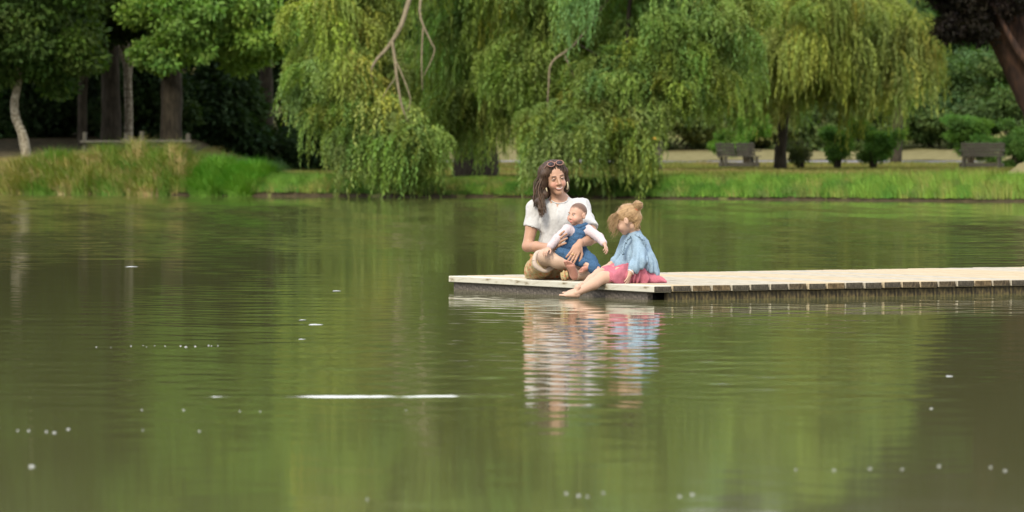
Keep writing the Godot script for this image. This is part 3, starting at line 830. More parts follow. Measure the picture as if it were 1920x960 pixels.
# ------------------------------------------------------------------ grass, reeds, shrubs
func make_shore_plants() -> void:
	var reed := blade_tuft(26, 0.46, 0.2, 0.022, 1.1)
	var turf := blade_tuft(34, 0.27, 0.2, 0.014, 0.7)
	var lawn := blade_tuft(26, 0.09, 0.3, 0.022, 0.6)
	# tall mixed clumps along the left bank
	var clumps := [
		["tan and olive tall grass clump at the left end of the bank", -12.1, 0.75, 0.6, Color(0.2, 0.215, 0.05)],
		["low green tall-grass clump left of the tan one's middle", -11.2, 0.9, 0.95, Color(0.16, 0.225, 0.042)],
		["tall grass clump with tan plumes in front of the first fence post", -10.2, 1.0, 1.1, Color(0.19, 0.225, 0.048)],
		["bright green tall grass clump below the middle fence posts", -9.2, 1.0, 1.15, Color(0.15, 0.215, 0.045)],
		["olive tall grass clump below the last fence post", -8.4, 0.85, 1.0, Color(0.17, 0.22, 0.045)],
		["shorter bright green reed clump right of the tall grass", -7.15, 0.5, 0.5, Color(0.12, 0.25, 0.035)],
		["rounded bright green reed clump nearest the lawn", -6.35, 0.42, 0.36, Color(0.13, 0.27, 0.035)]]
	for k in clumps:
		var where := []
		var tints := PackedColorArray()
		var x0: float = k[1]
		var d0 := bank_distance(x0)
		for i in 900:
			var a := rng.randf() * TAU
			var q := sqrt(rng.randf())
			var x: float = x0 + cos(a) * q * k[2] * 1.15
			var d := d0 + 0.95 + sin(a) * q * 0.85
			var top: float = k[3] * (1.0 - 0.75 * q * q) * (1.0 + 0.5 * noise.get_noise_2d(x * 1.9, 31.0)) * 0.68
			var y := maxf(ground_y(x, d), -0.05) + top * pow(rng.randf(), 0.7)
			var s := rng.randf_range(0.6, 1.25)
			where.append(Transform3D(Basis(Vector3.UP, rng.randf() * TAU).scaled(Vector3(0.9, s, 0.9)), Vector3(x - x0, y - 0.12, -(d - d0))))
			var pn := noise.get_noise_3d(x * 2.2, y * 2.2, d)
			var base: Color = k[4]
			if rng.randf() < 0.3 + pn and base.r > 0.14: base = Color(0.34, 0.27, 0.12)
			elif pn < -0.1: base = Color(base.r * 0.65, base.g * 0.9, base.b * 0.8)
			tints.append(shade_of(base, 0.25))
		var clump := thing("reed_clump", k[0], "reeds", Vector3(x0, 0, -d0), "clumps of tall grass on the left bank")
		scatter("blades", reed, M.grass, clump, where, tints).set_meta("kind", "stuff")
	# the grassy bank edge
	var where := []
	var tints := PackedColorArray()
	for i in 15000:
		var x := rng.randf_range(-16, 15)
		var d := bank_distance(x) + 0.38 + absf(rng.randfn(0, 0.9))
		var y := ground_y(x, d)
		if y < -0.06: continue
		var right := smoothstep(2.0, 12.0, x)
		var s := rng.randf_range(0.5, 1.1) * (0.75 + 0.35 * right)
		if x > -2.5 and x < 3.2: s *= 0.6
		where.append(Transform3D(Basis(Vector3.UP, rng.randf() * TAU).scaled(Vector3(1, s, 1)), Vector3(x, y, -d)))
		var base := Color(0.11, 0.215, 0.03).lerp(Color(0.16, 0.26, 0.04), right)
		var pn := noise.get_noise_2d(x * 0.9, d * 0.9)
		var pm := noise.get_noise_2d(x * 2.6 + 40.0, d * 1.4)
		s *= 1.0 + 0.7 * pm
		if pn > 0.05: base = base.lerp(Color(0.3, 0.24, 0.085), 0.75 * rng.randf())
		if pm < -0.1: base = Color(base.r * 0.6, base.g * 0.8, base.b * 0.8)
		where[-1] = Transform3D(Basis(Vector3.UP, rng.randf() * TAU).scaled(Vector3(1, maxf(s, 0.25), 1)), Vector3(x, y, -d))
		tints.append(shade_of(base, 0.25))
	var o := scatter("bank_grass", turf, M.grass, self, where, tints)
	tag(o, "bright green grass fringing the far bank", "grass", "", "stuff")
	where = []
	tints = PackedColorArray()
	for i in 26000:
		var x := rng.randf_range(-17, 20)
		var d := lerpf(bank_distance(x) + 1.0, 168.0 if x > -6.0 else (139.0 if x > -9.4 else 125.0), pow(rng.randf(), 1.3))
		where.append(Transform3D(Basis(Vector3.UP, rng.randf() * TAU).scaled(Vector3(1, rng.randf_range(0.5, 1.2), 1)), Vector3(x, ground_y(x, d) - 0.005, -d)))
		var base := Color(0.19, 0.2, 0.05)
		var pn := noise.get_noise_2d(x * 0.15, d * 0.06) + 0.4 * noise.get_noise_2d(x * 0.6, d * 0.2)
		base = base.lerp(Color(0.27, 0.21, 0.09), clampf(pn * 1.6 + 0.25, 0.0, 0.85))
		tints.append(shade_of(base, 0.2))
	o = scatter("lawn", lawn, M.grass, self, where, tints)
	tag(o, "short half-dry lawn behind the bank", "grass", "", "stuff")
	# shrubs near the benches
	var small := clump_mesh(44, 0.2, 0.085, 0.04)
	shrub("round leafy shrub on short stem, smaller of the pair right of the willow trunk", Vector3(11.05, 0, -150), [[Vector3(0, 1.0, 0), Vector3(0.5, 0.55, 0.5), 170], [Vector3(0, 0.5, 0), Vector3(0.28, 0.3, 0.28), 50]], small, Color(0.085, 0.165, 0.03))
	shrub("round leafy shrub on short stem, larger of the pair right of the willow trunk", Vector3(12.1, 0, -148), [[Vector3(0, 1.1, 0), Vector3(0.78, 0.62, 0.7), 330], [Vector3(0.1, 0.55, 0), Vector3(0.5, 0.35, 0.5), 110]], small, Color(0.085, 0.17, 0.03))
	shrub("vase-shaped brownish shrub beside the willow trunk", Vector3(9.72, 0, -149), [[Vector3(0, 0.75, 0), Vector3(0.42, 0.3, 0.4), 60], [Vector3(-0.05, 0.4, 0), Vector3(0.26, 0.35, 0.3), 60]], small, Color(0.07, 0.085, 0.03))
	shrub("bright green shrub rising behind the first bench", Vector3(8.4, 0, -158), [[Vector3(0.1, 1.3, 0), Vector3(0.6, 0.6, 0.6), 230], [Vector3(-0.7, 0.8, 0), Vector3(0.5, 0.5, 0.5), 130]], small, Color(0.1, 0.2, 0.03))
	shrub("wide dark green shrub rising behind the second bench", Vector3(16.3, 0, -157), [[Vector3(0, 1.3, 0), Vector3(0.95, 0.6, 0.7), 330], [Vector3(0.3, 0.7, 0), Vector3(0.9, 0.5, 0.6), 200]], small, Color(0.075, 0.15, 0.03))
	shrub("dark green shrub at the right edge beside the second bench", Vector3(17.7, 0, -155), [[Vector3(0, 1.1, 0), Vector3(0.8, 0.55, 0.7), 280], [Vector3(-0.1, 0.5, 0), Vector3(0.8, 0.5, 0.6), 200]], small, Color(0.07, 0.14, 0.03))

func shrub(label: String, at: Vector3, lobes: Array, mesh: Mesh, tint: Color) -> void:
	at.y = ground_y(at.x, -at.z)
	var t := thing("shrub", label, "shrub", at, "shrubs near the benches")
	for k in 4:
		var a := k * TAU / 4 + 0.4
		limb("stem", [Vector3(cos(a) * 0.06, -0.1, sin(a) * 0.06), Vector3(cos(a) * 0.12, 0.4, sin(a) * 0.12), Vector3(cos(a) * 0.3, 0.95, sin(a) * 0.3)], [0.06, 0.05, 0.02], M.bark, t, 6)
	crown(t, lobes, mesh, tint, 1.0, 0.2, "foliage")

# ------------------------------------------------------------------ fence, benches, panel, mound
func make_park_furniture() -> void:
	# log fence behind the tall grass
	var f := thing("log_fence", "weathered log fence with four posts behind the tall grass", "fence", Vector3(-10.0, ground_y(-10.0, 117.0), -117))
	var gy := f.position.y
	for x in [-1.33, -0.22, 0.18, 1.41]:
		var hgt: float = 1.58 - gy + rng.randf_range(-0.03, 0.05)
		part("post", tube([Vector3(x, -0.2, 0), Vector3(x + 0.01, hgt * 0.5, 0), Vector3(x + 0.015, hgt - 0.02, 0), Vector3(x + 0.015, hgt, 0)], [0.07, 0.066, 0.064, 0.05], 10, 0.12), M.old_wood, f)
	for q in [[-1.33, -0.22, 1.33], [-0.22, 0.18, 1.36], [0.18, 1.41, 1.34]]:
		part("rail", tube([Vector3(q[0] - 0.1, q[2] - gy, 0.09), Vector3((q[0] + q[1]) / 2, q[2] - gy + 0.01, 0.085), Vector3(q[1] + 0.1, q[2] - gy, 0.09)], [0.045, 0.042, 0.045], 8, 0.12), M.old_wood, f)
	for x in range(8):
		part("stake", tube([Vector3(0.3 + x * 0.15, 0.1, 0.02), Vector3(0.31 + x * 0.15, 1.25 - gy + 0.05 * sin(x * 2.3), 0.02)], [0.022, 0.02], 6, 0.1), M.old_wood, f)
	bench(Vector3(7.85, 0, -153), 0.42, "weathered wooden bench with two back panels beside the willow trunk", true)
	bench(Vector3(15.95, 0, -150), -0.25, "long weathered wooden bench in front of the dark shrubs at right", false)
	# a boarded park panel with a small yellow top
	var at := Vector3(4.36, 0, -140)
	at.y = ground_y(at.x, 140.0)
	var p := thing("notice_panel", "grey boarded park panel with yellow top strip behind the slim willow", "panel", at)
	for x in [-0.36, 0.36]: part("post", slab(Vector3(0.08, 1.05, 0.08), 0.008), M.old_wood, p, Vector3(x, 0.42, 0))
	for k in 5: part("board", slab(Vector3(0.62, 0.13, 0.025), 0.004), M.old_wood, p, Vector3(0, 0.2 + k * 0.145, 0.02))
	part("top_strip", slab(Vector3(0.72, 0.1, 0.05), 0.006), M.old_wood, p, Vector3(-0.1, 1.0, 0.03))
	part("yellow_strip", slab(Vector3(0.42, 0.085, 0.03), 0.006), mat(Color(0.62, 0.36, 0.03), 0.6), p, Vector3(0.14, 1.0, 0.07))
	# dry mound at the right edge of the bank
	var md := 95.5
	var v := PackedVector3Array(); var n := PackedVector3Array(); var idx := PackedInt32Array()
	for j in 14:
		for i in 25:
			var a := TAU * i / 24.0
			var r := j / 13.0
			var x := cos(a) * r * 1.3
			var z := sin(a) * r * 0.9
			var y := 0.62 * pow(cos(r * PI / 2), 1.3) * (1.0 + 0.3 * noise.get_noise_2d(x * 3.0, z * 3.0)) - 0.04
			v.append(Vector3(x, y, z))
			n.append(Vector3(x * 0.5, 0.8, z * 0.7).normalized())
	for j in 13:
		for i in 24:
			var a := j * 25 + i
			idx.append_array([a, a + 25, a + 1, a + 1, a + 25, a + 26])
	var mound := part("earth_mound", build(v, n, PackedColorArray(), idx), M.dry, self, Vector3(11.55, ground_y(11.55, md), -md))
	tag(mound, "dry straw-coloured earth mound on the bank at the right edge", "mound")

func bench(at: Vector3, turn: float, label: String, split: bool) -> void:
	at.y = ground_y(at.x, -at.z)
	var b := thing("bench", label, "bench", at, "park benches behind the bank")
	b.rotation.y = turn
	var w := 0.72 if split else 1.5
	for side in ([-0.39, 0.39] if split else [0.0]):
		for k in 4: part("back_slat", slab(Vector3(w, 0.095, 0.03), 0.006), M.old_wood, b, Vector3(side, 0.5 + k * 0.112, -0.2 - k * 0.03)).rotation.x = 0.25
		for k in 4: part("seat_slat", slab(Vector3(w, 0.03, 0.1), 0.006), M.old_wood, b, Vector3(side, 0.43, -0.12 + k * 0.115))
	for x in [-0.6, 0.6]:
		part("leg", slab(Vector3(0.09, 0.42, 0.09), 0.008), M.old_wood, b, Vector3(x, 0.2, 0.2))
		part("leg", slab(Vector3(0.09, 0.42, 0.09), 0.008), M.old_wood, b, Vector3(x, 0.2, -0.12))
		part("back_post", slab(Vector3(0.06, 0.55, 0.05), 0.006), M.old_wood, b, Vector3(x, 0.64, -0.29)).rotation.x = 0.25
		part("arm_rest", slab(Vector3(0.07, 0.04, 0.5), 0.006), M.old_wood, b, Vector3(x * 1.22, 0.62, 0.02))
	part("foot_beam", slab(Vector3(1.5, 0.14, 0.2), 0.008), M.old_wood, b, Vector3(0, 0.14, 0.04))

# ------------------------------------------------------------------ the dock
func wood_mat(ramp: Array, sc: Vector3, freq := 0.01, rough := 0.85) -> StandardMaterial3D:
	var m := mat(Color(1, 1, 1), rough, false, 0.3)
	m.albedo_texture = noise_tex(freq, ramp, 512, 5)
	m.uv1_triplanar = true
	m.uv1_scale = sc
	return m

func make_dock() -> void:
	var tops := [wood_mat([Color(0.25, 0.19, 0.12), Color(0.33, 0.265, 0.175), Color(0.38, 0.32, 0.225)], Vector3(3.5, 3.5, 0.35)),
		wood_mat([Color(0.17, 0.15, 0.12), Color(0.3, 0.262, 0.2), Color(0.36, 0.32, 0.25)], Vector3(5.0, 5.0, 0.9), 0.012),
		wood_mat([Color(0.24, 0.18, 0.11), Color(0.33, 0.26, 0.165), Color(0.38, 0.315, 0.215)], Vector3(3.0, 3.0, 0.4), 0.011)]
	var pale := wood_mat([Color(0.13, 0.1, 0.06), Color(0.33, 0.3, 0.23), Color(0.4, 0.375, 0.305), Color(0.41, 0.385, 0.315), Color(0.42, 0.395, 0.33), Color(0.38, 0.35, 0.28)], Vector3(4, 4, 0.9), 0.009)
	var grains := [wood_mat([Color(0.02, 0.014, 0.009), Color(0.06, 0.045, 0.027), Color(0.15, 0.11, 0.065)], Vector3(7, 3, 7), 0.014),
		wood_mat([Color(0.022, 0.018, 0.013), Color(0.05, 0.042, 0.03), Color(0.11, 0.09, 0.066)], Vector3(8, 3.5, 8), 0.015),
		wood_mat([Color(0.03, 0.021, 0.012), Color(0.09, 0.062, 0.032), Color(0.17, 0.12, 0.066)], Vector3(6, 3, 6), 0.013)]
	var stain := wood_mat([Color(0.012, 0.01, 0.008), Color(0.04, 0.032, 0.018), Color(0.17, 0.125, 0.045)], Vector3(6, 1.6, 6), 0.013)
	var grey := wood_mat([Color(0.04, 0.034, 0.028), Color(0.095, 0.08, 0.066), Color(0.19, 0.16, 0.13)], Vector3(4, 5, 4), 0.015)
	var black := mat(Color(0.006, 0.006, 0.007), 0.7)
	var at := Vector3(0.9695, 0, -30.29)
	var dock := thing("floating_dock", "low floating wooden dock of cream planks reaching in from the right", "dock", at)
	dock.rotation.y = 0.5166
	var long := 2.926
	var shapes := []
	for k in 3: shapes.append(slab(Vector3(0.145 + (k - 1) * 0.002, 0.045, long), 0.004))
	var ends := []
	for k in 3: ends.append(slab(Vector3(0.138 + (k - 1) * 0.002, 0.038, 0.006), 0.002))
	for i in 37:
		var k := rng.randi() % 3
		var z := rng.randf_range(-0.006, 0.006)
		var p := part("plank", shapes[k], pale if i == 0 else tops[rng.randi() % 3], dock, Vector3(0.0725 + i * 0.159, 0.0775 + rng.randf_range(-0.0015, 0.0015), -long / 2 + z))
		p.rotation.z = rng.randf_range(-0.008, 0.008)
		part("end_grain", ends[k], grains[rng.randi() % 3], p, Vector3(0, 0, long / 2 + 0.0005))
	part("fascia_board", slab(Vector3(0.05, 0.2, long - 0.16), 0.006), grey, dock, Vector3(0.06, -0.047, -long / 2 - 0.06))
	part("fascia_board", slab(Vector3(5.7, 0.2, 0.05), 0.006), stain, dock, Vector3(2.98, -0.047, -0.05))
	part("fascia_board", slab(Vector3(5.7, 0.2, 0.05), 0.006), stain, dock, Vector3(2.98, -0.047, -long + 0.06))
	for k in 3: part("float", slab(Vector3(1.7, 0.2, long - 0.5), 0.03), black, dock, Vector3(1.0 + k * 1.85, -0.05, -long / 2))

# ------------------------------------------------------------------ specks on the water
func make_floating_specks() -> void:
	var m := mat(Color(0.3, 0.3, 0.28), 0.7)
	var fluffs := []
	for k in 3:
		var v := PackedVector3Array(); var n := PackedVector3Array(); var idx := PackedInt32Array()
		for j in 4:
			for i in 9:
				var a := TAU * (i % 8) / 8.0
				var r := sin(j / 3.0 * PI / 2) * (1.0 + 0.3 * sin(a * (2 + k) + k))
				v.append(Vector3(cos(a) * r, cos(j / 3.0 * PI / 2) * 0.7, sin(a) * r))
				n.append(Vector3(cos(a) * r, 0.6, sin(a) * r).normalized())
		for j in 3:
			for i in 8:
				var a := j * 9 + i
				idx.append_array([a, a + 9, a + 1, a + 1, a + 9, a + 10])
		fluffs.append(build(v, n, PackedColorArray(), idx))
	var rows := [
		["white fluff speck in the row left of the pond's middle", 23.0, [[-2.16, 0.8], [-2.08, 0.6], [-1.99, 1.0], [-1.93, 0.6], [-1.9, 0.6], [-1.87, 0.7], [-1.81, 0.8], [-1.73, 1.2], [-1.695, 1.4], [-1.65, 1.3], [-1.59, 1.0], [-1.57, 0.8], [-1.54, 0.8]], 0.0085],
		["white fluff speck in the loose cluster near the left edge", 15.97, [[-1.79, 0.9], [-1.75, 1.0], [-1.68, 1.1], [-1.645, 1.3], [-1.615, 1.2], [-1.34, 0.7], [-1.13, 0.8]], 0.009],
		["white fluff speck scattered below the bright streak", 17.25, [[-1.45, 0.9], [-1.285, 1.2], [-1.06, 0.8], [-0.98, 0.8], [-0.415, 0.6], [1.65, 1.2]], 0.008],
		["white fluff speck in the blurred row near the lower right corner", 14.03, [[0.9, 0.9], [1.02, 1.0], [1.14, 1.1], [1.24, 1.0], [1.37, 1.2], [1.53, 1.1], [1.56, 1.2]], 0.008],
		["blurred white fluff speck near the bottom edge below the family", 12.9, [[0.16, 1.2], [0.195, 1.3], [0.22, 1.0], [0.27, 0.9], [0.49, 1.2], [0.53, 1.2], [-0.42, 0.9]], 0.008]]
	var nth := ["first", "second", "third", "fourth", "fifth", "sixth", "seventh", "eighth", "ninth", "tenth", "eleventh", "twelfth", "last"]
	for r in rows:
		var in_row := 0
		r[2].sort_custom(func(a, b): return a[0] < b[0])
		for q in r[2]:
			var s: float = r[3] * q[1] * 0.55
			var o := part("fluff_speck", fluffs[rng.randi() % 3], m, self, Vector3(q[0], 0.001, -r[1] - rng.randf_range(-0.12, 0.12)))
			o.scale = Vector3(s, s * 0.8, s)
			o.rotation.y = rng.randf() * TAU
			tag(o, "%s from left, %s" % [nth[in_row], r[0]], "fluff", r[0].replace("speck ", "specks "))
			in_row += 1
	var lone := [["large lone white fluff speck near the lower left corner", -1.54, 14.13, 0.0095, 1.0], ["pale flat petal floating far right below the dock", 1.97, 19.9, 0.016, 0.3], ["white foam patch on the water left of the family", -1.16, 25.95, 0.04, 0.12], ["small white foam patch just behind the larger one", -1.27, 26.7, 0.02, 0.12], ["thin white foam sliver in front of the larger foam patch", -1.14, 23.9, 0.018, 0.12], ["thin white foam sliver floating level with the dock's left corner", -1.29, 32.4, 0.03, 0.1], ["long thin foam sliver at the left edge level with the dock", -3.4, 39.4, 0.05, 0.1]]
	for q in lone:
		var o := part("fluff_speck" if q[4] > 0.5 else "foam_patch", fluffs[1], m, self, Vector3(q[1], 0.001, -q[2]))
		o.scale = Vector3(q[3], q[3] * 0.7 * q[4], q[3] * (1.0 if q[4] > 0.5 else 2.2))
		tag(o, q[0], "fluff" if q[4] > 0.5 else "foam")

# ------------------------------------------------------------------ bodies: a distance field on a grid, meshed as surface nets
class Field:
	var o: Vector3
	var cell: float
	var nx: int
	var ny: int
	var nz: int
	var f := PackedFloat32Array()

	func _init(lo: Vector3, hi: Vector3, c: float) -> void:
		cell = c
		o = lo - Vector3.ONE * c * 3.0
		var s := (hi - lo) / c
		nx = int(s.x) + 8
		ny = int(s.y) + 8
		nz = int(s.z) + 8
		f.resize(nx * ny * nz)
		f.fill(1.0)

	func span(lo: Vector3, hi: Vector3) -> Array:
		var a := (lo - o) / cell
		var b := (hi - o) / cell
		return [maxi(0, int(a.x)), mini(nx - 1, int(b.x) + 1), maxi(0, int(a.y)), mini(ny - 1, int(b.y) + 1), maxi(0, int(a.z)), mini(nz - 1, int(b.z) + 1)]

	func put(i: int, d: float, k: float, sub: bool) -> void:
		var e := f[i]
		if sub:
			d = -d
			var h := maxf(k - absf(e - d), 0.0)
			f[i] = maxf(e, d) + h * h * 0.25 / k
		else:
			var h := maxf(k - absf(e - d), 0.0)
			f[i] = minf(e, d) - h * h * 0.25 / k

	func cone(a: Vector3, b: Vector3, ra: float, rb: float, k := 0.02, sub := false) -> void:
		var m := Vector3.ONE * (maxf(ra, rb) + k + cell * 2.0)
		var s := span(a.min(b) - m, a.max(b) + m)
		var ba := b - a
		var inv := 1.0 / maxf(ba.dot(ba), 1e-9)
		var dr := rb - ra
		for z in range(s[4], s[5] + 1):
			for y in range(s[2], s[3] + 1):
				var i: int = (z * ny + y) * nx + s[0]
				var pa := o + Vector3(s[0], y, z) * cell - a
				for x in range(s[0], s[1] + 1):
					var t := clampf(pa.dot(ba) * inv, 0.0, 1.0)
					var d := (pa - ba * t).length() - ra - dr * t
					if d < 0.05: put(i, d, k, sub)
					pa.x += cell
					i += 1

	func chain(pts: Array, radii: Array, k := 0.02) -> void:
		for i in pts.size() - 1: cone(pts[i], pts[i + 1], radii[i], radii[i + 1], k)

	func ball(c: Vector3, r: Vector3, turn := Basis.IDENTITY, k := 0.02, sub := false) -> void:
		var big := maxf(r.x, maxf(r.y, r.z)) + k + cell * 2.0
		var s := span(c - Vector3.ONE * big, c + Vector3.ONE * big)
		var back := turn.transposed()
		for z in range(s[4], s[5] + 1):
			for y in range(s[2], s[3] + 1):
				var i: int = (z * ny + y) * nx + s[0]
				for x in range(s[0], s[1] + 1):
					var p := back * (o + Vector3(x, y, z) * cell - c)
					var q := p / r
					var k0 := q.length()
					var k1 := (q / r).length()
					var d := k0 * (k0 - 1.0) / k1 if k1 > 1e-6 else -r.x
					if d < 0.06: put(i, d, k, sub)
					i += 1

	# keep only the side against the normal
	func cut(at: Vector3, normal: Vector3, near := 9.0) -> void:
		var i := 0
		for z in nz:
			for y in ny:
				for x in nx:
					if f[i] < 0.06:
						var p := o + Vector3(x, y, z) * cell - at
						if p.length_squared() < near * near: f[i] = maxf(f[i], p.dot(normal))
					i += 1

	func ripple(fn: Callable) -> void:
		var i := 0
		var w := cell * 3.0
		for z in nz:
			for y in ny:
				for x in nx:
					if absf(f[i]) < w: f[i] += fn.call(o + Vector3(x, y, z) * cell)
					i += 1

	func surface(v: PackedVector3Array, n: PackedVector3Array, c: PackedColorArray, idx: PackedInt32Array, paint: Callable) -> void:
		var at := PackedInt32Array()
		at.resize(f.size())
		at.fill(-1)
		var sy := nx
		var sz := nx * ny
		var reach := cell * 4.0
		for z in nz - 1:
			for y in ny - 1:
				var i := (z * ny + y) * nx
				for x in nx - 1:
					if absf(f[i]) < reach:
						var a0 := f[i]; var a1 := f[i + 1]; var a2 := f[i + sy]; var a3 := f[i + sy + 1]
						var b0 := f[i + sz]; var b1 := f[i + sz + 1]; var b2 := f[i + sz + sy]; var b3 := f[i + sz + sy + 1]
						var lo := minf(minf(minf(a0, a1), minf(a2, a3)), minf(minf(b0, b1), minf(b2, b3)))
						var hi := maxf(maxf(maxf(a0, a1), maxf(a2, a3)), maxf(maxf(b0, b1), maxf(b2, b3)))
						if lo < 0.0 and hi >= 0.0:
							var sum := Vector3.ZERO
							var cnt := 0
							if (a0 < 0.0) != (a1 < 0.0): sum += Vector3(a0 / (a0 - a1), 0, 0); cnt += 1
							if (a2 < 0.0) != (a3 < 0.0): sum += Vector3(a2 / (a2 - a3), 1, 0); cnt += 1
							if (b0 < 0.0) != (b1 < 0.0): sum += Vector3(b0 / (b0 - b1), 0, 1); cnt += 1
							if (b2 < 0.0) != (b3 < 0.0): sum += Vector3(b2 / (b2 - b3), 1, 1); cnt += 1
							if (a0 < 0.0) != (a2 < 0.0): sum += Vector3(0, a0 / (a0 - a2), 0); cnt += 1
							if (a1 < 0.0) != (a3 < 0.0): sum += Vector3(1, a1 / (a1 - a3), 0); cnt += 1
							if (b0 < 0.0) != (b2 < 0.0): sum += Vector3(0, b0 / (b0 - b2), 1); cnt += 1
							if (b1 < 0.0) != (b3 < 0.0): sum += Vector3(1, b1 / (b1 - b3), 1); cnt += 1
							if (a0 < 0.0) != (b0 < 0.0): sum += Vector3(0, 0, a0 / (a0 - b0)); cnt += 1
							if (a1 < 0.0) != (b1 < 0.0): sum += Vector3(1, 0, a1 / (a1 - b1)); cnt += 1
							if (a2 < 0.0) != (b2 < 0.0): sum += Vector3(0, 1, a2 / (a2 - b2)); cnt += 1
							if (a3 < 0.0) != (b3 < 0.0): sum += Vector3(1, 1, a3 / (a3 - b3)); cnt += 1
							var p := o + (Vector3(x, y, z) + sum / cnt) * cell
							at[i] = v.size()
							v.append(p)
							n.append(Vector3(a1 - a0 + a3 - a2 + b1 - b0 + b3 - b2, a2 - a0 + a3 - a1 + b2 - b0 + b3 - b1, b0 - a0 + b1 - a1 + b2 - a2 + b3 - a3).normalized())
							c.append(paint.call(p))
					i += 1
		for z in range(1, nz - 1):
			for y in range(1, ny - 1):
				var i := (z * ny + y) * nx + 1
				for x in range(1, nx - 1):
					if at[i] >= 0:
						var inside := f[i] < 0.0
						for ax in 3:
							var step := 1 if ax == 0 else (sy if ax == 1 else sz)
							if (f[i + step] < 0.0) == inside: continue
							var u := sy if ax == 0 else (sz if ax == 1 else 1)
							var w := sz if ax == 0 else (1 if ax == 1 else sy)
							var q0 := at[i]; var q1 := at[i - u]; var q2 := at[i - u - w]; var q3 := at[i - w]
							if q1 < 0 or q2 < 0 or q3 < 0: continue
							if inside: idx.append_array([q0, q2, q1, q0, q3, q2])
							else: idx.append_array([q0, q1, q2, q0, q2, q3])
					i += 1

class Shape:
	var v := PackedVector3Array()
	var n := PackedVector3Array()
	var c := PackedColorArray()
	var idx := PackedInt32Array()
	func add(g: Field, paint: Callable) -> void:
		g.surface(v, n, c, idx, paint)
	func add_tube(pts: Array, radii: Array, sides: int, tint: Color) -> void:
		var side := Vector3.ZERO
		var first := v.size()
		for i in pts.size():
			var t: Vector3 = (pts[mini(i + 1, pts.size() - 1)] - pts[maxi(i - 1, 0)]).normalized()
			if side == Vector3.ZERO: side = t.cross(Vector3(0.31, 0.2, 0.93)).normalized()
			side = (side - t * side.dot(t)).normalized()
			var other := t.cross(side)
			for k in sides:
				var a := TAU * k / sides
				var dir := side * cos(a) + other * sin(a)
				v.append(pts[i] + dir * radii[i])
				n.append(dir)
				c.append(tint)
		for i in pts.size() - 1:
			for k in sides:
				var a := first + i * sides + k
				var b := first + i * sides + (k + 1) % sides
				idx.append_array([a, a + sides, b, b, a + sides, b + sides])

func done(called: String, s: Shape, m: Material, parent: Node) -> MeshInstance3D:
	return part(called, build(s.v, s.n, s.c, s.idx), m, parent)

func plain(c: Color) -> Callable:
	return func(_p: Vector3) -> Color: return c

# spots: [centre, radii, colour] laid over a base colour
func painted(base: Color, spots: Array, frame: Transform3D) -> Callable:
	var back := frame.affine_inverse()
	return func(p: Vector3) -> Color:
		var q := back * p
		var out := base
		for s in spots:
			var d: Vector3 = (q - s[0]) / s[1]
			var l := d.length()
			if l < 1.25: out = out.lerp(s[2], 1.0 - smoothstep(0.75, 1.25, l))
		return out

# head in its own frame: +z faces forward, y up, about 0.23 tall at scale 1
func head_field(fr: Transform3D, s: float, baby: float, cell: float) -> Field:
	var at := func(x: float, y: float, z: float) -> Vector3: return fr * Vector3(x, y, z)
	var c: Vector3 = fr.origin
	var g := Field.new(c - Vector3.ONE * 0.135 * s, c + Vector3.ONE * 0.135 * s, cell)
	var b := fr.basis.orthonormalized()
	g.ball(at.call(0, 0.035, -0.012), Vector3(0.074 + 0.006 * baby, 0.085, 0.094) * s, b, 0.02 * s)
	g.ball(at.call(0, -0.018, 0.03), Vector3(0.053 + 0.008 * baby, 0.078 - 0.012 * baby, 0.06) * s, b, 0.03 * s)
	g.cone(at.call(0, -0.05, 0.03), at.call(0, -0.09 + 0.018 * baby, 0.066 - 0.006 * baby), 0.036 * s, 0.018 * s, 0.03 * s)
	for e in [-1, 1]:
		g.cone(at.call(e * (0.046 + 0.006 * baby), -0.03, 0.01), at.call(e * 0.009, -0.093 + 0.022 * baby, 0.062), 0.015 * s, 0.014 * s, 0.02 * s)
		g.ball(at.call(e * 0.034, -0.035, 0.062), Vector3.ONE * (0.023 + 0.011 * baby) * s, b, 0.025 * s)
		g.ball(at.call(e * 0.03, 0.008, 0.093), Vector3(0.017, 0.009, 0.012) * s, b, 0.012 * s, true)
		g.ball(at.call(e * 0.03, 0.005, 0.077), Vector3.ONE * 0.0135 * s, b, 0.004 * s)
		g.ball(at.call(e * 0.03, 0.026, 0.083), Vector3(0.02, 0.006, 0.008) * s, b, 0.012 * s)
		g.ball(at.call(e * (0.077 + 0.004 * baby), -0.006, -0.01), Vector3(0.009 + 0.002 * baby, 0.03, 0.018 + 0.002 * baby) * s, b, 0.006 * s)
		g.ball(at.call(e * (0.086 + 0.006 * baby), -0.002, -0.004), Vector3(0.006, 0.017, 0.008) * s, b, 0.004 * s, true)
		g.ball(at.call(e * 0.012, -0.03, 0.094), Vector3.ONE * 0.008 * s, b, 0.008 * s)
	g.cone(at.call(0, 0.014, 0.087), at.call(0, -0.026, 0.107 - 0.006 * baby), 0.0075 * s, 0.0105 * s, 0.012 * s)
	g.ball(at.call(0, -0.057 + 0.003 * baby, 0.089), Vector3(0.026 - 0.008 * baby, 0.006, 0.007) * s, b, 0.008 * s)
	g.ball(at.call(0, -0.067 + 0.004 * baby, 0.087), Vector3(0.02, 0.006, 0.008) * s, b, 0.008 * s)
	return g

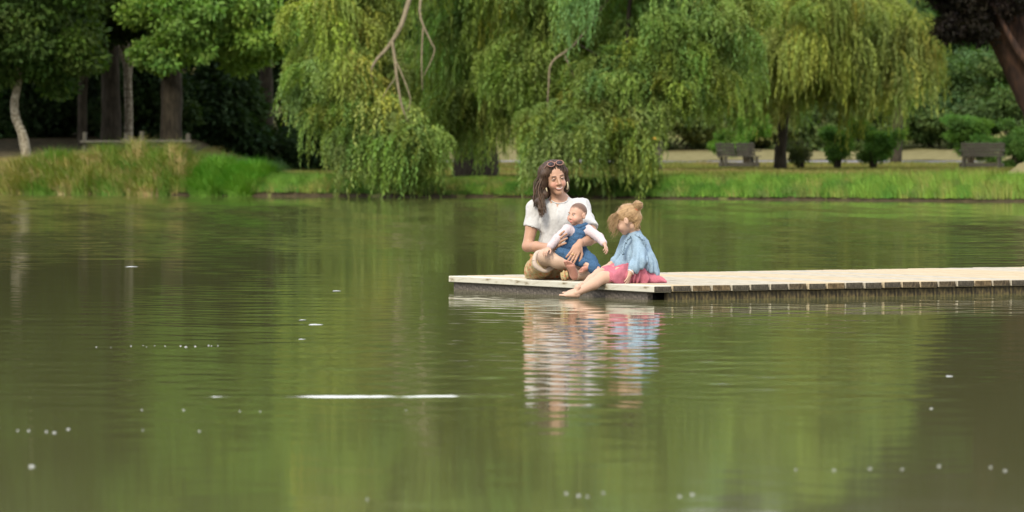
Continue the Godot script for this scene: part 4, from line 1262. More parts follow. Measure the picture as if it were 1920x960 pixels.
# hand: wrist at the origin, +y to the fingers, +x to the thumb, +z out of the palm
func hand_field(fr: Transform3D, s: float, curl: Array, spread: float, cell: float) -> Field:
	var at := func(p: Vector3) -> Vector3: return fr * (p * s)
	var c: Vector3 = at.call(Vector3(0, 0.09, 0))
	var g := Field.new(c - Vector3.ONE * 0.115 * s, c + Vector3.ONE * 0.115 * s, cell)
	var b := fr.basis.orthonormalized()
	g.ball(at.call(Vector3(0, 0.048, 0)), Vector3(0.038, 0.05, 0.014) * s, b, 0.01 * s)
	g.cone(at.call(Vector3(0, -0.02, 0)), at.call(Vector3(0, 0.03, 0)), 0.026 * s, 0.022 * s, 0.02 * s)
	var xs := [0.028, 0.0095, -0.009, -0.026]
	var ys := [0.084, 0.09, 0.086, 0.077]
	var ls := [0.95, 1.05, 0.97, 0.76]
	for k in 4:
		var p := Vector3(xs[k], ys[k], 0)
		g.cone(at.call(Vector3(xs[k] * 0.5, 0.03, 0)), at.call(p), 0.012 * s, 0.0105 * s, 0.008 * s)
		var ang := 0.0
		var side: float = (xs[k] / 0.028) * spread
		var seg := [0.043, 0.027, 0.022]
		var rad := [0.0098, 0.0088, 0.008, 0.0068]
		for j in 3:
			ang += curl[k] * [0.6, 1.0, 0.7][j]
			var dir := Vector3(sin(side), cos(ang) * cos(side), sin(ang)).normalized()
			var q: Vector3 = p + dir * seg[j] * ls[k]
			g.cone(at.call(p), at.call(q), rad[j] * s, rad[j + 1] * s, 0.003 * s)
			p = q
	var t0 := Vector3(0.026, 0.024, 0.004)
	var t1 := t0 + Vector3(0.7, 0.66, 0.25).normalized() * 0.042
	var t2 := t1 + Vector3(0.3, 0.9, 0.3).normalized() * 0.03
	var t3 := t2 + Vector3(0.1, 0.95, 0.3).normalized() * 0.022
	g.cone(at.call(t0), at.call(t1), 0.015 * s, 0.0115 * s, 0.01 * s)
	g.cone(at.call(t1), at.call(t2), 0.0115 * s, 0.0105 * s, 0.003 * s)
	g.cone(at.call(t2), at.call(t3), 0.0105 * s, 0.008 * s, 0.003 * s)
	return g

# foot: heel at the origin, +y to the toes, +z up over the instep, +x to the big toe
func foot_field(fr: Transform3D, s: float, cell: float) -> Field:
	var at := func(x: float, y: float, z: float) -> Vector3: return fr * (Vector3(x, y, z) * s)
	var c: Vector3 = at.call(0.0, 0.1, 0.03)
	var g := Field.new(c - Vector3.ONE * 0.135 * s, c + Vector3.ONE * 0.135 * s, cell)
	var b := fr.basis.orthonormalized()
	g.ball(at.call(0.0, 0.02, 0.024), Vector3(0.03, 0.034, 0.028) * s, b, 0.02 * s)
	g.cone(at.call(-0.004, 0.03, 0.022), at.call(-0.006, 0.14, 0.016), 0.024 * s, 0.02 * s, 0.02 * s)
	g.cone(at.call(0.004, 0.04, 0.03), at.call(0.022, 0.15, 0.018), 0.024 * s, 0.019 * s, 0.02 * s)
	g.cone(at.call(-0.01, 0.06, 0.02), at.call(-0.024, 0.14, 0.014), 0.02 * s, 0.015 * s, 0.02 * s)
	g.cone(at.call(0.0, 0.02, 0.1), at.call(0.0, 0.035, 0.05), 0.033 * s, 0.032 * s, 0.03 * s)
	g.cone(at.call(0.0, 0.045, 0.055), at.call(0.004, 0.13, 0.026), 0.028 * s, 0.018 * s, 0.02 * s)
	var xs := [0.03, 0.012, -0.003, -0.017, -0.029]
	var ys := [0.168, 0.17, 0.165, 0.156, 0.144]
	var ls := [0.04, 0.036, 0.032, 0.027, 0.022]
	var rs := [0.0125, 0.0088, 0.0083, 0.0078, 0.0075]
	for k in 5:
		g.cone(at.call(xs[k], ys[k] - 0.02, 0.014), at.call(xs[k] * 1.04, ys[k] + ls[k] - 0.008, 0.012), rs[k] * s, rs[k] * 0.95 * s, 0.004 * s)
	return g

# a frame at p whose y runs along fwd and whose z leans to face
func frame(p: Vector3, fwd: Vector3, face: Vector3) -> Transform3D:
	var y := fwd.normalized()
	var z := (face - y * face.dot(y)).normalized()
	return Transform3D(Basis(y.cross(z), y, z), p)

func look_frame(p: Vector3, yaw: float, pitch: float, roll: float, s: float) -> Transform3D:
	# yaw turns the face to the viewer's right, pitch bows it, roll leans its top to the viewer's right
	return Transform3D((Basis(Vector3.UP, yaw) * Basis(Vector3.RIGHT, pitch) * Basis(Vector3.BACK, -roll)).scaled(Vector3.ONE * s), p)

func eyes(parent: Node, fr: Transform3D, s: float, iris: Color, look: Vector3, open: float, lid: Color) -> void:
	for e in [-1, 1]:
		var sh := Shape.new()
		var c := fr * Vector3(e * 0.03, 0.0055, 0.0785)
		var g := Field.new(c - Vector3.ONE * 0.014 * s, c + Vector3.ONE * 0.014 * s, 0.0014 * s)
		g.ball(c, Vector3.ONE * 0.0128 * s)
		var gaze := (fr.basis.orthonormalized() * look).normalized()
		var up := fr.basis.y.normalized()
		sh.add(g, func(p: Vector3) -> Color:
			var d := (p - c).normalized()
			var h := d.dot(up)
			if h > open + 0.14 or h < -open: return lid
			if h > open: return Color(0.03, 0.02, 0.015)
			return iris if d.dot(gaze) > (0.84 if open > 0.3 else 0.55) else Color(0.42, 0.38, 0.35))
		done("eye", sh, M.eye, parent)

# ------------------------------------------------------------------ the family
func make_people() -> void:
	var skin := mat(Color(1, 1, 1), 0.5, true, 0.4)
	M.skin = skin
	M.eye = mat(Color(1, 1, 1), 0.2, true, 0.5)
	M.hair = mat(Color(1, 1, 1), 0.55, true, 0.35)
	M.cloth = mat(Color(1, 1, 1), 0.9, true, 0.2)
	var weave := func(c: Array, fr: float, sc: float) -> StandardMaterial3D:
		var m := mat(Color(1, 1, 1), 0.92, false, 0.2)
		m.albedo_texture = noise_tex(fr, c, 256, 3)
		m.uv1_triplanar = true
		m.uv1_scale = Vector3.ONE * sc
		return m
	M.denim = weave.call([Color(0.019, 0.043, 0.085), Color(0.038, 0.081, 0.149), Color(0.064, 0.119, 0.196)], 0.05, 9.0)
	M.chambray = weave.call([Color(0.13, 0.185, 0.245), Color(0.19, 0.26, 0.325), Color(0.24, 0.31, 0.37)], 0.04, 8.0)
	M.pink = weave.call([Color(0.264, 0.064, 0.085), Color(0.340, 0.102, 0.132), Color(0.408, 0.162, 0.191)], 0.05, 9.0)
	M.shirt = weave.call([Color(0.340, 0.327, 0.315), Color(0.383, 0.370, 0.357), Color(0.408, 0.395, 0.383)], 0.03, 6.0)
	M.sleeve = weave.call([Color(0.340, 0.272, 0.285), Color(0.408, 0.340, 0.348), Color(0.442, 0.374, 0.383)], 0.05, 9.0)
	var print := mat(Color(1, 1, 1), 0.9, false, 0.2)
	var im := Image.create(512, 512, false, Image.FORMAT_RGB8)
	im.fill(Color(0.36, 0.28, 0.15).linear_to_srgb())
	for k in 330:
		var cx := rng.randi() % 512
		var cy := rng.randi() % 512
		var rad := rng.randf_range(9.0, 15.0)
		var ink: Color = [Color(0.4, 0.08, 0.04), Color(0.42, 0.12, 0.05), Color(0.2, 0.19, 0.07)][rng.randi() % 3]
		for y in range(-15, 16):
			for x in range(-15, 16):
				if Vector2(x, y * 1.3).length() < rad * (1.0 + 0.3 * sin(5.0 * atan2(y, x) + k)): im.set_pixel(posmod(cx + x, 512), posmod(cy + y, 512), ink.linear_to_srgb())
	print.albedo_texture = ImageTexture.create_from_image(im)
	print.uv1_triplanar = true
	print.uv1_scale = Vector3.ONE * 3.0
	M.print = print
	make_mother()
	make_baby()
	make_girl()

func folds(amp: float, fq: Vector3) -> Callable:
	return func(p: Vector3) -> float:
		var w := p + Vector3(noise.get_noise_3dv(p * 4.0), noise.get_noise_3dv(p * 4.0 + Vector3(9, 0, 0)), 0) * 0.05
		return amp * (0.6 - 1.7 * absf(noise.get_noise_3dv(w * fq)) + 0.5 * noise.get_noise_3dv(w * fq * 2.3))

func make_mother() -> void:
	var who := thing("person", "woman in white T-shirt and patterned shorts sitting cross-legged, holding the baby", "person", Vector3(0.27, 0.10, -31.95))
	var tone := Color(0.32, 0.178, 0.115)
	var leg := Color(0.36, 0.245, 0.178)
	var sole := Color(0.357, 0.170, 0.128)
	# joints
	var pelvis := Vector3(0.023, 0.078, -0.020)
	var waist := Vector3(0.039, 0.235, -0.040)
	var chest := Vector3(0.066, 0.429, -0.020)
	var nape := Vector3(0.078, 0.564, -0.050)
	var sl := Vector3(-0.100, 0.510, 0.000)
	var sr := Vector3(0.232, 0.521, -0.050)
	var el := Vector3(-0.158, 0.237, 0.050)
	var er := Vector3(0.321, 0.302, 0.190)
	var wl := Vector3(0.024, 0.236, 0.330)
	var wr := Vector3(0.209, 0.261, 0.450)
	var hl := Vector3(-0.054, 0.075, 0.020)
	var hr := Vector3(0.116, 0.075, 0.020)
	var kl := Vector3(-0.026, 0.171, 0.350)
	var al := Vector3(0.244, 0.112, 0.410)
	var kr := Vector3(0.319, 0.055, 0.290)
	var ar := Vector3(0.186, 0.038, 0.490)
	var skull := look_frame(Vector3(0.037, 0.728, 0.020), 0.31, 0.1, -0.17, 1.03)
	# skin, one continuous surface
	var body := Shape.new()
	var g := Field.new(Vector3(-0.36, -0.03, -0.22), Vector3(0.42, 0.7, 0.62), 0.0095)
	g.cone(skull * Vector3(0, -0.05, -0.015), nape, 0.05, 0.052, 0.03)
	g.cone(nape, chest, 0.06, 0.1, 0.05)
	g.cone(nape + Vector3(0, -0.02, 0), sl, 0.045, 0.045, 0.04)
	g.cone(nape + Vector3(0, -0.02, 0), sr, 0.045, 0.045, 0.04)
	g.ball(chest, Vector3(0.135, 0.12, 0.085), Basis.IDENTITY, 0.05)
	g.cone(chest, waist, 0.1, 0.095, 0.05)
	g.cone(waist, pelvis, 0.1, 0.1, 0.05)
	g.chain([sl, sl.lerp(el, 0.45), el], [0.046, 0.045, 0.037], 0.02)
	g.chain([el, el.lerp(wl, 0.35), wl], [0.037, 0.037, 0.024], 0.02)
	g.chain([sr, sr.lerp(er, 0.45), er], [0.046, 0.045, 0.037], 0.02)
	g.chain([er, er.lerp(wr, 0.35), wr], [0.037, 0.038, 0.025], 0.02)
	g.chain([hl, hl.lerp(kl, 0.5), kl], [0.085, 0.075, 0.056], 0.03)
	g.chain([kl, kl.lerp(al, 0.3) + Vector3(0, -0.012, 0.0), al], [0.055, 0.053, 0.033], 0.02)
	g.chain([hr, hr.lerp(kr, 0.5), kr], [0.085, 0.07, 0.05], 0.03)
	g.chain([kr, kr.lerp(ar, 0.4), ar], [0.05, 0.048, 0.032], 0.02)
	var split := func(p: Vector3) -> Color: return tone if p.y > 0.24 and p.z < 0.44 or p.x < -0.12 else (leg if p.y < 0.2 or p.z > 0.3 and p.y < 0.235 else tone)
	body.add(g, split)
	var face := head_field(skull, 1.03, 0.0, 0.0032)
	var lip := Color(0.357, 0.136, 0.111)
	var browc := Color(0.075, 0.042, 0.027)
	var spots := [
		[Vector3(0.034, -0.03, 0.08), Vector3(0.024, 0.02, 0.03), Color(0.374, 0.183, 0.128)], [Vector3(-0.034, -0.03, 0.08), Vector3(0.024, 0.02, 0.03), Color(0.374, 0.183, 0.128)],
		[Vector3(0.031, 0.028, 0.09), Vector3(0.019, 0.0042, 0.02), browc], [Vector3(-0.031, 0.028, 0.09), Vector3(0.019, 0.0042, 0.02), browc],
		[Vector3(0.03, 0.0095, 0.092), Vector3(0.017, 0.0034, 0.02), browc], [Vector3(-0.03, 0.0095, 0.092), Vector3(0.017, 0.0034, 0.02), browc]]
	for t in 9:
		var u := (t - 4) / 4.0
		spots.append([Vector3(u * 0.027, -0.065 + 0.009 * u * u, 0.09), Vector3(0.0075, 0.0085 - 0.0045 * u * u, 0.025), lip])
	for t in 7:
		var u := (t - 3) / 3.0
		spots.append([Vector3(u * 0.018, -0.0625 + 0.006 * u * u, 0.09), Vector3(0.006, 0.003 - 0.0012 * u * u, 0.03), Color(0.52, 0.48, 0.44)])
	body.add(face, painted(tone, spots, skull))
	# her right hand lies on the baby's chest, the left hand hangs over the baby's hip
	body.add(hand_field(frame(wl, Vector3(0.095, 0.310, 0.450) - wl, Vector3(0.55, -0.1, -0.8)), 0.98, [0.25, 0.22, 0.2, 0.2], 0.22, 0.0033), plain(tone))
	body.add(hand_field(frame(wr, Vector3(0.155, 0.164, 0.530) - wr, Vector3(-0.35, -0.3, -0.9)), 0.98, [0.35, 0.35, 0.38, 0.4], 0.1, 0.0033), plain(tone))
	# feet: the left one shows its sole, toes up; the right one rests its heel above it
	var f1 := frame(Vector3(0.178, 0.008, 0.510), Vector3(0.139, 0.120, 0.590) - Vector3(0.178, 0.008, 0.510), Vector3(0.1, 0.35, -1.0))
	var f2 := frame(al + Vector3(-0.005, -0.01, -0.01), Vector3(0.75, -0.3, -0.75), Vector3(-0.35, -0.6, 0.7))
	body.add(foot_field(f1, 0.85, 0.004), func(p: Vector3) -> Color: return sole if (f1.affine_inverse() * p).z < 0.02 else leg)
	body.add(foot_field(f2, 0.85, 0.004), func(p: Vector3) -> Color: return sole if (f2.affine_inverse() * p).z < 0.018 else leg)
	done("body", body, M.skin, who)
	eyes(who, skull, 1.03, Color(0.025, 0.015, 0.009), Vector3(0.12, -0.05, 1), 0.2, tone)
	# T-shirt
	var shirt := Shape.new()
	g = Field.new(Vector3(-0.33, 0.02, -0.2), Vector3(0.36, 0.63, 0.34), 0.008)
	var cuff_l := sl.lerp(el, 0.52)
	var cuff_r := sr.lerp(er, 0.72)
	g.chain([sl, cuff_l], [0.06, 0.064], 0.03)
	g.chain([sr, cuff_r], [0.06, 0.06], 0.03)
	g.cut(cuff_l, (el - sl).normalized())
	g.cut(cuff_r, (er - sr).normalized(), 0.12)
	g.cone(nape + Vector3(0, -0.012, 0.0), chest, 0.066, 0.115, 0.06)
	g.cone(nape + Vector3(0, -0.03, 0), sl, 0.056, 0.058, 0.05)
	g.cone(nape + Vector3(0, -0.03, 0), sr, 0.056, 0.058, 0.05)
	g.ball(chest, Vector3(0.15, 0.13, 0.105), Basis.IDENTITY, 0.03)
	g.cone(chest, waist, 0.118, 0.115, 0.03)
	g.cone(waist, pelvis + Vector3(0, 0.03, 0), 0.118, 0.12, 0.03)
	g.cut(pelvis + Vector3(0, -0.02, 0), Vector3(0, -1, 0))
	g.ripple(folds(0.011, Vector3(6, 2.6, 6)))
	g.ball(nape + Vector3(-0.005, 0.05, 0.07), Vector3(0.066, 0.07, 0.075), Basis.IDENTITY, 0.003, true)
	shirt.add(g, plain(Color(1, 1, 1)))
	var collar := []
	for k in 19:
		var a := lerpf(-0.4, PI + 0.4, k / 18.0)
		collar.append(nape + Vector3(-0.005 + cos(a) * 0.064, 0.006 - sin(a) * 0.036 + 0.014, 0.03 + sin(a) * 0.062))
	var so_shirt := done("t_shirt", shirt, M.shirt, who)
	var band := Shape.new()
	band.add_tube(collar, range(19).map(func(_k): return 0.0055), 6, Color(1, 1, 1))
	done("neckband", band, M.shirt, so_shirt)
	# shorts with a turned-up pale cuff
	var shorts := Shape.new()
	g = Field.new(Vector3(-0.3, -0.04, -0.22), Vector3(0.36, 0.24, 0.5), 0.008)
	g.ball(pelvis + Vector3(-0.01, -0.01, 0.02), Vector3(0.17, 0.115, 0.13), Basis.IDENTITY, 0.05)
	g.chain([hl + Vector3(-0.03, -0.02, 0), hl.lerp(kl, 0.75) + Vector3(-0.015, -0.02, 0)], [0.1, 0.088], 0.04)
	g.chain([hr, hr.lerp(kr, 0.72)], [0.098, 0.075], 0.04)
	g.cut(hl.lerp(kl, 0.8), (kl - hl).normalized() * 0.8 + Vector3(0.25, 0.1, 0), 0.16)
	g.cut(Vector3(0, 0.003, 0), Vector3(0, -1, 0))
	g.ripple(folds(0.006, Vector3(6, 6, 6)))
	shorts.add(g, plain(Color(1, 1, 1)))
	var so := done("shorts", shorts, M.print, who)
	var ring := []
	var rr := []
	var ctr := hl.lerp(kl, 0.82) + Vector3(-0.012, -0.018, 0)
	var axis := ((kl - hl).normalized() * 0.8 + Vector3(0.25, 0.1, 0)).normalized()
	var e1 := axis.cross(Vector3.UP).normalized()
	var e2 := axis.cross(e1)
	for k in 25:
		var a := TAU * k / 24.0
		ring.append(ctr + (e1 * cos(a) + e2 * sin(a)) * (0.072 + 0.003 * sin(a * 5.0)))
		rr.append(0.018 + 0.0025 * sin(a * 3.0))
	var cuff := Shape.new()
	cuff.add_tube(ring, rr, 8, Color(0.357, 0.289, 0.238))
	done("cuff", cuff, M.cloth, so)
	var tie := Shape.new()
	tie.add_tube([Vector3(-0.131, 0.176, 0.070), Vector3(-0.116, 0.162, 0.120), Vector3(-0.097, 0.170, 0.150)], [0.014, 0.016, 0.012], 8, Color(0.255, 0.145, 0.051))
	tie.add_tube([Vector3(-0.124, 0.169, 0.100), Vector3(-0.132, 0.142, 0.110), Vector3(-0.139, 0.123, 0.110)], [0.01, 0.012, 0.008], 8, Color(0.255, 0.145, 0.051))
	done("waist_tie", tie, M.cloth, so)
	# hem of the other leg of the shorts, bunched round the crossed shin
	var hem := Shape.new()
	g = Field.new(Vector3(0.107, 0.036, 0.430) - Vector3.ONE * 0.06, Vector3(0.107, 0.036, 0.430) + Vector3.ONE * 0.06, 0.005)
	g.ball(Vector3(0.107, 0.036, 0.430), Vector3(0.032, 0.038, 0.034), Basis.IDENTITY, 0.01)
	g.ripple(func(p: Vector3) -> float: return 0.006 * sin(p.x * 260.0 + 60.0 * p.y) * 0.8)
	hem.add(g, plain(Color(1, 1, 1)))
	done("hem", hem, M.print, so)
	# hair
	var dark := Color(0.024, 0.014, 0.009)
	var hair := Shape.new()
	g = Field.new(Vector3(-0.24, 0.4, -0.24), Vector3(0.16, 0.94, 0.26), 0.0062)
	var hb := skull.basis.orthonormalized()
	var hp := func(x: float, y: float, z: float) -> Vector3: return skull * Vector3(x, y, z)
	g.ball(hp.call(0, 0.042, -0.02), Vector3(0.087, 0.092, 0.102), hb, 0.02)
	g.chain([hp.call(-0.03, 0.105, 0.03), hp.call(-0.075, 0.05, 0.03), hp.call(-0.088, -0.02, 0.01), hp.call(-0.09, -0.09, 0.0), Vector3(-0.078, 0.562, 0.120), Vector3(-0.063, 0.508, 0.150), Vector3(-0.047, 0.470, 0.150)], [0.03, 0.026, 0.027, 0.03, 0.02, 0.01, 0.004], 0.025)
	g.chain([hp.call(-0.06, 0.06, -0.04), hp.call(-0.085, -0.06, -0.05), Vector3(-0.085, 0.584, 0.030), Vector3(-0.078, 0.515, 0.090)], [0.04, 0.042, 0.03, 0.008], 0.03)
	g.chain([hp.call(0.03, 0.105, 0.03), hp.call(0.072, 0.045, 0.025), hp.call(0.08, -0.03, 0.0), hp.call(0.072, -0.09, -0.02), hp.call(0.05, -0.12, -0.04)], [0.028, 0.02, 0.022, 0.026, 0.015], 0.02)
	g.chain([hp.call(0, 0.05, -0.08), hp.call(0, -0.08, -0.08), hp.call(0.0, -0.16, -0.1)], [0.06, 0.06, 0.04], 0.03)
	g.ball(hp.call(0.002, -0.012, 0.088), Vector3(0.058, 0.089, 0.055), hb, 0.008, true)
	g.ripple(func(p: Vector3) -> float:
		var q: Vector3 = skull.affine_inverse() * p
		var a := atan2(q.x, q.z + 0.02)
		return 0.0035 * sin(a * 34.0 + 3.0 * noise.get_noise_3dv(p * 9.0)) + 0.004 * noise.get_noise_3dv(p * Vector3(26, 6, 26)))
	hair.add(g, func(p: Vector3) -> Color: return dark.lerp(Color(0.064, 0.037, 0.022), clampf(0.5 + noise.get_noise_3dv(p * Vector3(40, 7, 40)), 0, 1)))
	var ends := [Vector3(-0.047, 0.462, 0.160), Vector3(-0.074, 0.492, 0.110), Vector3(-0.101, 0.523, 0.090), Vector3(-0.032, 0.485, 0.160), Vector3(-0.108, 0.565, 0.050), Vector3(-0.059, 0.455, 0.160)]
	for k in 90:
		var a: Vector3 = hp.call(-0.07 - 0.02 * rng.randf(), 0.05 - 0.1 * rng.randf(), rng.randf_range(-0.06, 0.03))
		var e: Vector3 = ends[k % 6] + jitter(0.014)
		var m1 := a.lerp(e, 0.35) + Vector3(-0.024 - 0.012 * rng.randf(), 0, rng.randf_range(-0.02, 0.02))
		var m2 := a.lerp(e, 0.72) + Vector3(-0.008, 0, 0.012) + jitter(0.012)
		var sp := smooth_path([a, m1, m2, e], [0.003, 0.0042, 0.0035, 0.0008], 6)
		hair.add_tube(sp[0], sp[1], 5, dark.lerp(Color(0.076, 0.043, 0.024), rng.randf()))
	for k in 16:
		var a: Vector3 = hp.call(0.07, rng.randf_range(-0.05, 0.05), rng.randf_range(-0.04, 0.01))
		var e: Vector3 = hp.call(0.07, -0.125, -0.02) + jitter(0.018)
		var sp := smooth_path([a, a.lerp(e, 0.5) + Vector3(0.016, 0, 0), e], [0.004, 0.004, 0.001], 5)
		hair.add_tube(sp[0], sp[1], 5, dark.lerp(Color(0.076, 0.043, 0.024), rng.randf()))
	for k in 90:
		var d := on_ball()
		if d.z > 0.35 and d.y < 0.6: continue
		var a: Vector3 = hp.call(d.x * 0.088, 0.042 + d.y * 0.09, -0.02 + d.z * 0.1)
		var down := Vector3(0, -rng.randf_range(0.05, 0.13), 0)
		var sp := smooth_path([a, a + hb * d * 0.012 + down * 0.4, a + hb * Vector3(d.x, 0, d.z) * 0.016 + down + jitter(0.012)], [0.0011, 0.0011, 0.0005], 4)
		hair.add_tube(sp[0], sp[1], 3, dark.lerp(Color(0.102, 0.060, 0.034), rng.randf()))
	done("hair", hair, M.hair, who)
	# ear hoops
	for e in [-1, 1]:
		var hoop := Shape.new()
		var c: Vector3 = hp.call(e * 0.079, -0.062, 0.018)
		var pts := []
		var rad := []
		for k in 15:
			var a := TAU * (0.06 + 0.88 * k / 14.0) - PI / 2 + PI
			pts.append(c + hb * Vector3(0.003 * e * sin(a), sin(a) * 0.027, cos(a) * 0.017))
			rad.append(0.0052)
		hoop.add_tube(pts, rad, 6, Color(0.510, 0.442, 0.289))
		done("earring", hoop, M.cloth, who)
	# sunglasses pushed up in the hair: a thing of its own
	var shades := thing("sunglasses", "dark sunglasses with tortoiseshell frame pushed up on the woman's hair", "sunglasses", who.position + skull * Vector3(0, 0.112, 0.065))
	var sb := hb * Basis(Vector3.RIGHT, -0.75)
	var frame_mat := mat(Color(0.221, 0.102, 0.072), 0.35)
	var lens_mat := mat(Color(0.085, 0.085, 0.098), 0.15, false, 0.7)
	for e in [-1, 1]:
		var rim := Shape.new()
		var pts := []
		var rad := []
		for k in 21:
			var a := TAU * k / 20.0
			pts.append(sb * Vector3(e * 0.033 + cos(a) * 0.027, sin(a) * 0.021, 0.004))
			rad.append(0.003)
		rim.add_tube(pts, rad, 6, Color(1, 1, 1))
		done("rim", rim, frame_mat, shades)
		var lens := Shape.new()
		lens.add_tube([sb * Vector3(e * 0.033, 0, -0.001), sb * Vector3(e * 0.033, 0, 0.001), sb * Vector3(e * 0.033, 0, 0.005), sb * Vector3(e * 0.033, 0, 0.0055)], [0.0, 0.023, 0.021, 0.0], 16, Color(1, 1, 1))
		done("lens", lens, lens_mat, shades)
		var arm := Shape.new()
		arm.add_tube([sb * Vector3(e * 0.06, 0.006, 0.003), sb * Vector3(e * 0.078, 0.002, -0.03), sb * Vector3(e * 0.085, -0.012, -0.09)], [0.0032, 0.003, 0.003], 6, Color(1, 1, 1))
		done("arm", arm, mat(Color(0.212, 0.111, 0.085), 0.35), shades)
	var bridge := Shape.new()
	bridge.add_tube([sb * Vector3(-0.008, 0.005, 0.004), sb * Vector3(0, 0.008, 0.007), sb * Vector3(0.008, 0.005, 0.004)], [0.003, 0.003, 0.003], 6, Color(1, 1, 1))
	done("bridge", bridge, frame_mat, shades)
	var ringr := Shape.new()
	var rp := []
	var rw := []
	var rc := Vector3(0.161, 0.190, 0.520)
	for k in 13:
		var a := TAU * k / 12.0
		rp.append(rc + Vector3(cos(a) * 0.009, sin(a) * 0.003, sin(a) * 0.009))
		rw.append(0.0018)
	ringr.add_tube(rp, rw, 5, Color(0.595, 0.425, 0.170))
	done("ring", ringr, M.cloth, who)

func make_baby() -> void:
	var who := thing("person", "baby in blue denim dungarees and white sleeves held on the woman's lap", "person", Vector3(0.46, 0.16, -31.66))
	var tone := Color(0.391, 0.230, 0.162)
	var skull := look_frame(Vector3(0.010, 0.408, 0.000), -0.82, 0.06, 0.08, 0.72)
	var chest := Vector3(0.003, 0.266, -0.010)
	var belly := Vector3(-0.009, 0.159, 0.000)
	var sl := Vector3(-0.063, 0.305, 0.040)
	var sr := Vector3(0.083, 0.301, 0.000)
	var el := Vector3(-0.136, 0.238, 0.100)
	var er := Vector3(0.162, 0.249, 0.080)
	var wl := Vector3(-0.193, 0.177, 0.130)
	var wr := Vector3(0.198, 0.205, 0.160)
	var hl := Vector3(-0.047, 0.137, 0.020)
	var hr := Vector3(0.037, 0.122, 0.020)
	var kl := Vector3(-0.101, 0.138, 0.080)
	var kr := Vector3(0.096, 0.079, 0.140)
	var al := Vector3(0.095, 0.046, 0.190)
	var ar := Vector3(0.133, 0.020, 0.210)
	var body := Shape.new()
	var g := Field.new(Vector3(-0.3, -0.1, -0.14), Vector3(0.28, 0.36, 0.3), 0.0065)
	g.cone(skull * Vector3(0, -0.05, -0.01), chest, 0.036, 0.045, 0.02)
	g.cone(chest, belly, 0.06, 0.064, 0.03)
	g.chain([sl, el, wl], [0.028, 0.024, 0.019], 0.015)
	g.chain([sr, er, wr], [0.028, 0.024, 0.019], 0.015)
	g.cone(chest, sl, 0.05, 0.028, 0.02)
	g.cone(chest, sr, 0.05, 0.028, 0.02)
	g.chain([hl, kl, al], [0.045, 0.036, 0.026], 0.015)
	g.chain([hr, kr, ar], [0.045, 0.036, 0.026], 0.015)
	body.add(g, plain(tone))
	var crown_hair := Color(0.072, 0.039, 0.024)
	var back := skull.affine_inverse()
	var features := painted(tone, [
		[Vector3(0.036, -0.034, 0.08), Vector3(0.028, 0.024, 0.03), Color(0.425, 0.208, 0.153)], [Vector3(-0.036, -0.034, 0.08), Vector3(0.028, 0.024, 0.03), Color(0.425, 0.208, 0.153)],
		[Vector3(0, -0.056, 0.095), Vector3(0.017, 0.006, 0.02), Color(0.425, 0.136, 0.119)], [Vector3(0, -0.0665, 0.095), Vector3(0.014, 0.006, 0.02), Color(0.425, 0.145, 0.128)],
		[Vector3(0.031, 0.03, 0.09), Vector3(0.018, 0.004, 0.02), Color(0.170, 0.093, 0.060)], [Vector3(-0.031, 0.03, 0.09), Vector3(0.018, 0.004, 0.02), Color(0.170, 0.093, 0.060)],
		[Vector3(0.03, 0.0105, 0.092), Vector3(0.015, 0.0034, 0.02), Color(0.076, 0.043, 0.025)], [Vector3(-0.03, 0.0105, 0.092), Vector3(0.015, 0.0034, 0.02), Color(0.076, 0.043, 0.025)]], skull)
	body.add(head_field(skull, 0.72, 1.0, 0.003), func(p: Vector3) -> Color:
		var q: Vector3 = back * p
		var line := 0.075 - 0.75 * maxf(0.0, 0.05 - q.z) + 0.1 * absf(q.x) * 0.0
		var t := smoothstep(-0.012, 0.02, q.y - line + 0.012 * noise.get_noise_3dv(q * 60.0))
		if absf(q.x) > 0.066 and q.y < 0.03 and q.z > -0.04: t = 0.0
		if q.y < -0.05: t = 0.0
		return features.call(p).lerp(crown_hair, t * 0.9))
	body.add(hand_field(frame(wr, Vector3(0.216, 0.167, 0.200) - wr, Vector3(-0.6, 0.1, -0.6)), 0.5, [0.6, 0.55, 0.6, 0.65], 0.15, 0.0026), plain(tone))
	body.add(hand_field(frame(wl, Vector3(-0.217, 0.155, 0.160) - wl, Vector3(0.3, -0.6, -0.6)), 0.5, [0.5, 0.5, 0.5, 0.5], 0.15, 0.0026), plain(tone))
	var f1 := frame(ar + Vector3(0.012, -0.03, -0.01), Vector3(-0.2, -0.22, 0.75), Vector3(0.25, 0.9, 0.2))
	body.add(foot_field(f1, 0.46, 0.003), plain(Color(0.408, 0.221, 0.162)))
	var f2 := frame(al + Vector3(0.016, -0.012, 0.0), Vector3(-0.85, -0.15, 0.45), Vector3(-0.45, 0.1, -0.85))
	body.add(foot_field(f2, 0.5, 0.003), func(p: Vector3) -> Color: return Color(0.391, 0.187, 0.140) if (f2.affine_inverse() * p).z < 0.012 else tone)
	done("body", body, M.skin, who)
	eyes(who, skull, 0.72, Color(0.025, 0.019, 0.017), Vector3(-0.1, -0.05, 1), 0.42, tone)
	# knitted white sleeves
	var sleeves := Shape.new()
	g = Field.new(Vector3(-0.26, -0.02, -0.14), Vector3(0.26, 0.38, 0.28), 0.006)
	g.cone(chest, sl, 0.055, 0.036, 0.02)
	g.cone(chest, sr, 0.055, 0.036, 0.02)
	g.chain([sl, el, wl.lerp(el, 0.12)], [0.037, 0.034, 0.027], 0.015)
	g.chain([sr, er, wr.lerp(er, 0.12)], [0.037, 0.034, 0.027], 0.015)
	g.ripple(folds(0.004, Vector3(16, 9, 16)))
	sleeves.add(g, plain(Color(1, 1, 1)))
	done("shirt_sleeves", sleeves, M.sleeve, who)
	# dungarees with a stand-up collar
	var suit := Shape.new()
